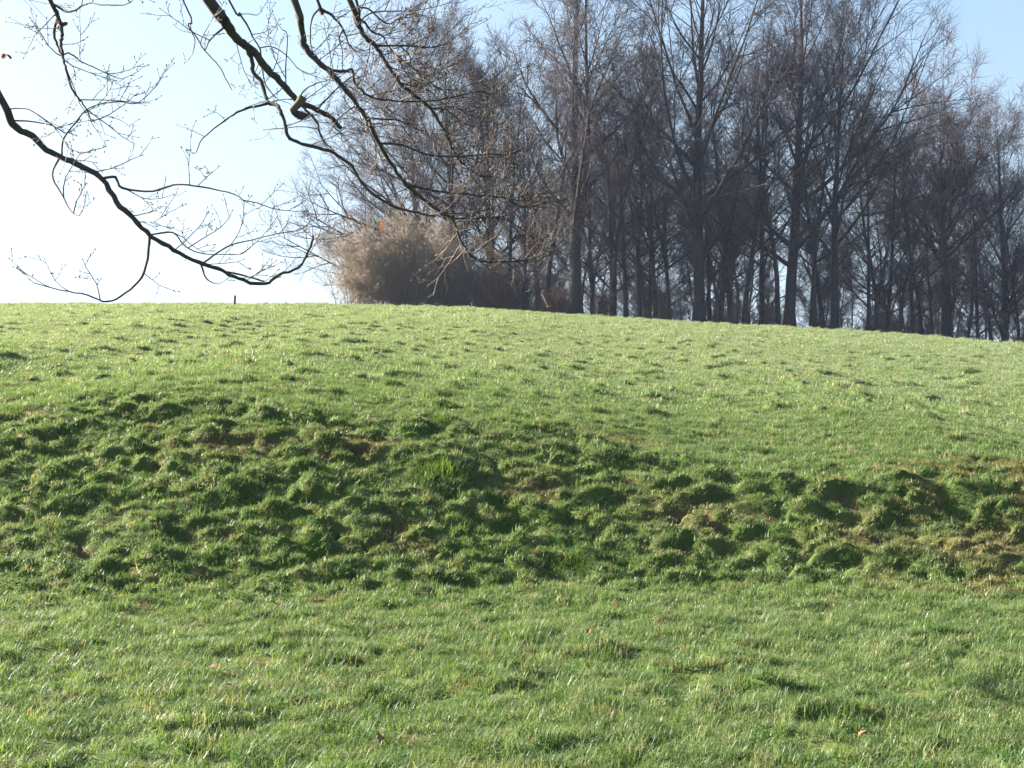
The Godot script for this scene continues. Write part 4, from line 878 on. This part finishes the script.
func build_oak() -> void:
	rng.seed = 77
	var bark := bark_material(Color(0.085, 0.07, 0.06), Color(0.035, 0.03, 0.027), 6.0)
	var twig_bark := plain(Color(0.085, 0.06, 0.05), 0.6)
	var cut := plain(Color(0.10, 0.08, 0.06), 0.9)
	var dry := plain(Color(0.085, 0.028, 0.018), 0.85)
	dry.backlight_enabled = true
	dry.backlight = Color(0.10, 0.03, 0.015).linear_to_srgb()
	var root := base("oak_tree", Vector3(-6.6, lie(-6.6, 4.6), -4.6))
	tag(root, "bare old oak whose dark limbs and budding twigs hang over the pasture from the left", "tree")
	var o := root.position
	var trunk := Shape.new()
	trunk.tube(PackedVector3Array([Vector3(0, -0.4, 0), Vector3(0, 0.3, 0), Vector3(0.05, 1.4, 0.03), Vector3(0.0, 2.8, 0.0), Vector3(0.12, 4.2, -0.1), Vector3(0.3, 5.6, -0.2), Vector3(0.2, 7.4, -0.1), Vector3(-0.1, 9.0, 0.2), Vector3(0.1, 11.0, 0.1)]), PackedFloat32Array([0.75, 0.58, 0.47, 0.43, 0.40, 0.33, 0.24, 0.15, 0.06]), 16)
	var bole := part("trunk", trunk.mesh(), bark, root)
	var nodes: Array[Node3D] = []
	var lines: Array[PackedVector3Array] = []
	var tall := path(Vector3(0.2, 6.6, -0.1), Vector3(0.5, 0.8, -0.4).normalized(), 3.0, 5, 0.1, 0.0)
	var high := Shape.new()
	high.tube(tall, taper(6, 0.16, 0.05), 8)
	part("limb", high.mesh(), bark, root)
	for l in OAK_LIMBS:
		var p := PackedVector3Array()
		for q in l.line:
			p.append(q - o)
		var on: int = l.on
		if on >= 0:
			var best := 1e9
			var at := p[0]
			for k in lines[on].size() - 1:
				var c := Geometry3D.get_closest_point_to_segment(p[0], lines[on][k], lines[on][k + 1])
				if c.distance_to(p[0]) < best:
					best = c.distance_to(p[0])
					at = c
			var gap := at - p[0]
			for k in p.size():
				p[k] += gap * pow(1.0 - float(k) / p.size(), 2.0)
		var line := rounded(p, 4)
		for k in range(1, line.size() - 1):
			line[k] += Vector3(rng.randf_range(-1, 1), rng.randf_range(-1, 1), rng.randf_range(-1, 1)) * minf(l.thick * 0.3, 0.006)
		lines.append(line)
		var r := PackedFloat32Array()
		var frame := float(l.frame) / maxf(1.0, p.size() - 1)
		for k in line.size():
			var t := float(k) / (line.size() - 1)
			var q: float = lerpf(l.thick * 2.2, l.thick, t / frame) if t < frame else lerpf(l.thick, l.thin, (t - frame) / (1.0 - frame))
			r.append(q * rng.randf_range(0.9, 1.12))
		var s := Shape.new()
		s.tube(line, r, 8 if l.thick > 0.012 else 5)
		var holder: Node3D = root if on < 0 else nodes[on]
		if on >= 0 and holder.get_parent() != root:
			holder = holder.get_parent()
		var m := part("limb" if on < 0 else "branch", s.mesh(), bark, holder)
		nodes.append(m)
		# twigs along the outer part
		if l.twigs > 0.0:
			var tw := Shape.new()
			var span := 0.0
			for k in line.size() - 1:
				span += line[k].distance_to(line[k + 1])
			var count := int(span * (1.0 - frame) * 7.0 * l.twigs)
			for k in count:
				var t := lerpf(maxf(frame + 0.05, 0.12), 1.0, pow((k + rng.randf()) / count, 0.7))
				var d := off(heading(line, t), rng.randf_range(0.45, 1.25), rng.randf() * TAU)
				d = (d + Vector3.UP * 0.5 + Vector3.RIGHT * 0.15).normalized()
				var size := rng.randf_range(0.14, 0.46) * (1.45 if rng.randf() < 0.2 and l.twigs > 1.2 else 1.0)
				oak_twig(tw, along(line, t), d, size, lerpf(0.0022, 0.0075, size), 2 if size > 0.3 else 1)
			oak_twig(tw, line[-1], (heading(line, 0.99) + Vector3.UP * 0.6).normalized(), 0.15, 0.003, 1)
			part("twig_spray", tw.mesh(), twig_bark, holder)
	# a sawn stub under the thickest limb, its cut face pale
	var a := Vector3(-1.53, 3.60, -7.17) - o
	var st := Shape.new()
	st.tube(PackedVector3Array([a + Vector3(0.03, 0.06, 0), a + Vector3(0.01, 0.02, 0.0), a + Vector3(-0.02, -0.015, 0.01), a + Vector3(-0.045, -0.05, 0.015)]), PackedFloat32Array([0.034, 0.03, 0.025, 0.027]), 9)
	part("broken_stub", st.mesh(), cut, root)
	var st2 := Shape.new()
	st2.tube(PackedVector3Array([a + Vector3(-0.05, -0.05, -0.005), a + Vector3(-0.02, -0.062, -0.01), a + Vector3(0.015, -0.072, -0.015), a + Vector3(0.05, -0.075, -0.02), a + Vector3(0.075, -0.07, -0.02)]), PackedFloat32Array([0.012, 0.026, 0.03, 0.024, 0.008]), 9)
	part("burr", st2.mesh(), bark, root)
	# dry leaves still hanging
	var lf := Shape.new()
	leaf(lf, Vector3(-0.925, 2.80, -7.25) - o, Vector3(0.05, -1, 0.1).normalized(), Vector3(0.5, 0.0, 0.85).normalized(), 0.125)
	part("dead_leaf", lf.mesh(), dry, root).set_meta("label", "single rust-red dry leaf hanging from a twig")
	for spot in [Vector3(-3.165, 3.66, -6.25), Vector3(-2.98, 3.98, -6.6)]:
		var s := Shape.new()
		for k in 5:
			var d := Vector3(rng.randf_range(-1, 1), rng.randf_range(-1, 0.6), rng.randf_range(-1, 1)).normalized()
			leaf(s, spot - o, d, off(d, PI / 2, rng.randf() * TAU), rng.randf_range(0.03, 0.05))
		var tw := Shape.new()
		oak_twig(tw, spot - o + Vector3(-0.35, 0.2, 0.0), Vector3(1.0, -0.5, 0).normalized(), 0.42, 0.0025, 1)
		var c := part("leaf_cluster", s.mesh(), dry, root)
		part("twig_spray", tw.mesh(), twig_bark, c)

# ---------------------------------------------------------------- small things on the pasture
func build_small_things() -> void:
	rng.seed = 31
	var wood := bark_material(Color(0.16, 0.13, 0.10), Color(0.07, 0.058, 0.05), 3.0)
	var p := Vector3(-13.6, 0, -49.0)
	p.y = lie(p.x, 49.0)
	var post := base("fence_post", p)
	tag(post, "short dark wooden fence post alone on the crest against the sky", "post")
	var s := Shape.new()
	s.tube(PackedVector3Array([Vector3(0, -0.4, 0), Vector3(0.01, 0.2, 0), Vector3(0.03, 0.46, 0), Vector3(0.035, 0.5, 0)]), PackedFloat32Array([0.065, 0.06, 0.055, 0.035]), 10)
	part("stake", s.mesh(), wood, post)
	# taller tussocks
	var mat := StandardMaterial3D.new()
	mat.vertex_color_use_as_albedo = true
	mat.roughness = 0.46
	mat.backlight_enabled = true
	mat.backlight = Color(1.0, 1.0, 0.75)
	var lush: Array[ArrayMesh] = []
	for k in 3:
		lush.append(clump(520, 0.2, 0.05, 0.15, 0.0048, true))
	for k in TUSSOCKS.size():
		var t: Array = TUSSOCKS[k]
		var at := Vector3(t[0], ground(t[0], t[1]), -t[1])
		var o := MeshInstance3D.new()
		o.name = numbered("grass_tussock")
		o.mesh = lush[k % 3]
		o.material_override = mat
		add_child(o)
		o.position = at
		o.rotation.y = rng.randf() * TAU
		o.scale = Vector3(t[2], t[3], t[2])
		tag(o, t[4], "tussock", "taller tussocks of darker grass")
	# dry leaves blown onto the grass
	var tones: Array[StandardMaterial3D] = [plain(Color(0.13, 0.055, 0.03), 0.8), plain(Color(0.17, 0.10, 0.055), 0.8), plain(Color(0.27, 0.20, 0.13), 0.8)]
	var shapes: Array[ArrayMesh] = []
	for k in 3:
		var l := Shape.new()
		leaf(l, Vector3(0, 0, -0.045), Vector3.BACK, Vector3(1, 0.15 * k, 0).normalized(), 0.09)
		shapes.append(l.mesh())
	for k in 30:
		var d := rng.randf_range(4.3, 10.5)
		var x := rng.randf_range(-0.5, 0.5) * d
		var o := MeshInstance3D.new()
		o.name = numbered("fallen_leaf")
		o.mesh = shapes[k % 3]
		var tone := rng.randi() % 3
		o.material_override = tones[tone]
		add_child(o)
		o.position = Vector3(x, ground(x, d) + 0.045, -d)
		o.rotation = Vector3(rng.randf_range(-0.6, 0.6), rng.randf() * TAU, rng.randf_range(-0.6, 0.6))
		o.scale = Vector3.ONE * rng.randf_range(0.35, 0.65)
		tag(o, ["small rust-brown dry leaf lying in the short grass", "small mid-brown dry leaf lying in the short grass", "small pale buff dry leaf lying in the short grass"][tone], "leaf", "fallen leaves on the pasture")

func sky_picture() -> ImageTexture:
	var im := Image.create(512, 256, false, Image.FORMAT_RGBAF)
	var az := deg_to_rad(SUN_TURN)
	var el := deg_to_rad(SUN_HEIGHT)
	var sun := Vector3(sin(az) * cos(el), sin(el), -cos(az) * cos(el))
	for y in 256:
		var up := PI * (0.5 - (y + 0.5) / 256.0)
		for x in 512:
			var a := ((x + 0.5) / 512.0 - 0.25) * TAU
			var v := Vector3(cos(a) * cos(up), sin(up), sin(a) * cos(up))
			var h := maxf(v.y, 0.0)
			var air := pow(1.0 - h, 2.6)
			var c := Vector3(0.17, 0.42, 0.84).lerp(Vector3(0.68, 0.89, 0.99), air)
			var ang := rad_to_deg(acos(clampf(v.dot(sun), -1.0, 1.0)))
			var mie := 2.3 * exp(-ang / 34.0) + 2.0 * exp(-ang / 7.0)
			mie *= 0.7 + 0.5 * air
			c += Vector3(0.97, 0.98, 0.90) * mie
			if v.y < 0.0:
				c = Vector3(0.30, 0.36, 0.30)
			c /= EXPOSURE
			im.set_pixel(x, y, Color(c.x, c.y, c.z))
	return ImageTexture.create_from_image(im)

func _ready() -> void:
	var cam := Camera3D.new()
	cam.name = "camera"
	cam.position = Vector3(0, 1.6, 0)
	cam.fov = rad_to_deg(2.0 * atan(0.384))
	cam.near = 0.1
	cam.far = 3000.0
	add_child(cam)
	cam.current = true
	var env := Environment.new()
	env.background_mode = Environment.BG_SKY
	var sm := PanoramaSkyMaterial.new()
	sm.panorama = sky_picture()
	env.sky = Sky.new()
	env.sky.sky_material = sm
	env.tonemap_mode = Environment.TONE_MAPPER_LINEAR
	env.tonemap_exposure = EXPOSURE
	env.sdfgi_enabled = true
	env.ssao_enabled = true
	env.ssil_enabled = true
	env.fog_enabled = true
	env.fog_density = 0.0003
	env.fog_light_color = Color(0.80, 0.86, 1.0)
	var we := WorldEnvironment.new()
	we.name = "world_environment"
	we.environment = env
	add_child(we)
	var sun := DirectionalLight3D.new()
	sun.name = "sun"
	sun.light_energy = 1.6
	sun.light_color = Color(1.0, 0.965, 0.90)
	sun.light_angular_distance = 0.5
	sun.shadow_enabled = true
	add_child(sun)
	sun.rotation_degrees = Vector3(-SUN_HEIGHT, 180.0 - SUN_TURN, 0)

	bumps.seed = 4
	bumps.noise_type = FastNoiseLite.TYPE_SIMPLEX_SMOOTH
	bumps.frequency = 1.0
	bumps.fractal_type = FastNoiseLite.FRACTAL_NONE
	cells.seed = 9
	cells.noise_type = FastNoiseLite.TYPE_CELLULAR
	cells.frequency = 1.0
	cells.fractal_type = FastNoiseLite.FRACTAL_NONE
	cells.cellular_return_type = FastNoiseLite.RETURN_DISTANCE
	cells.cellular_jitter = 0.95
	broad.seed = 21
	broad.frequency = 1.0
	broad.fractal_type = FastNoiseLite.FRACTAL_NONE
	mottle.seed = 3
	mottle.frequency = 1.0
	mottle.fractal_octaves = 3
	crest_line.min_value = 0.0
	crest_line.max_value = 10.0
	for q in [[-40, 6.15], [-29, 6.15], [-11, 6.1], [-2, 5.85], [6.5, 5.3], [11, 5.0], [17, 4.7], [23, 3.78], [30, 2.65], [40, 1.1]]:
		crest_line.add_point(Vector2((q[0] + 40.0) / 80.0, q[1]))
	for k in crest_line.point_count:
		crest_line.set_point_left_mode(k, Curve.TANGENT_LINEAR)
		crest_line.set_point_right_mode(k, Curve.TANGENT_LINEAR)
	crest_line.bake_resolution = 400

	rng.seed = 1
	var t0 := Time.get_ticks_msec()
	build_ground()
	print("ground ", Time.get_ticks_msec() - t0)
	build_wood()
	print("wood ", Time.get_ticks_msec() - t0)
	build_grass()
	print("grass ", Time.get_ticks_msec() - t0)
	build_oak()
	build_small_things()
	print("all ", Time.get_ticks_msec() - t0)
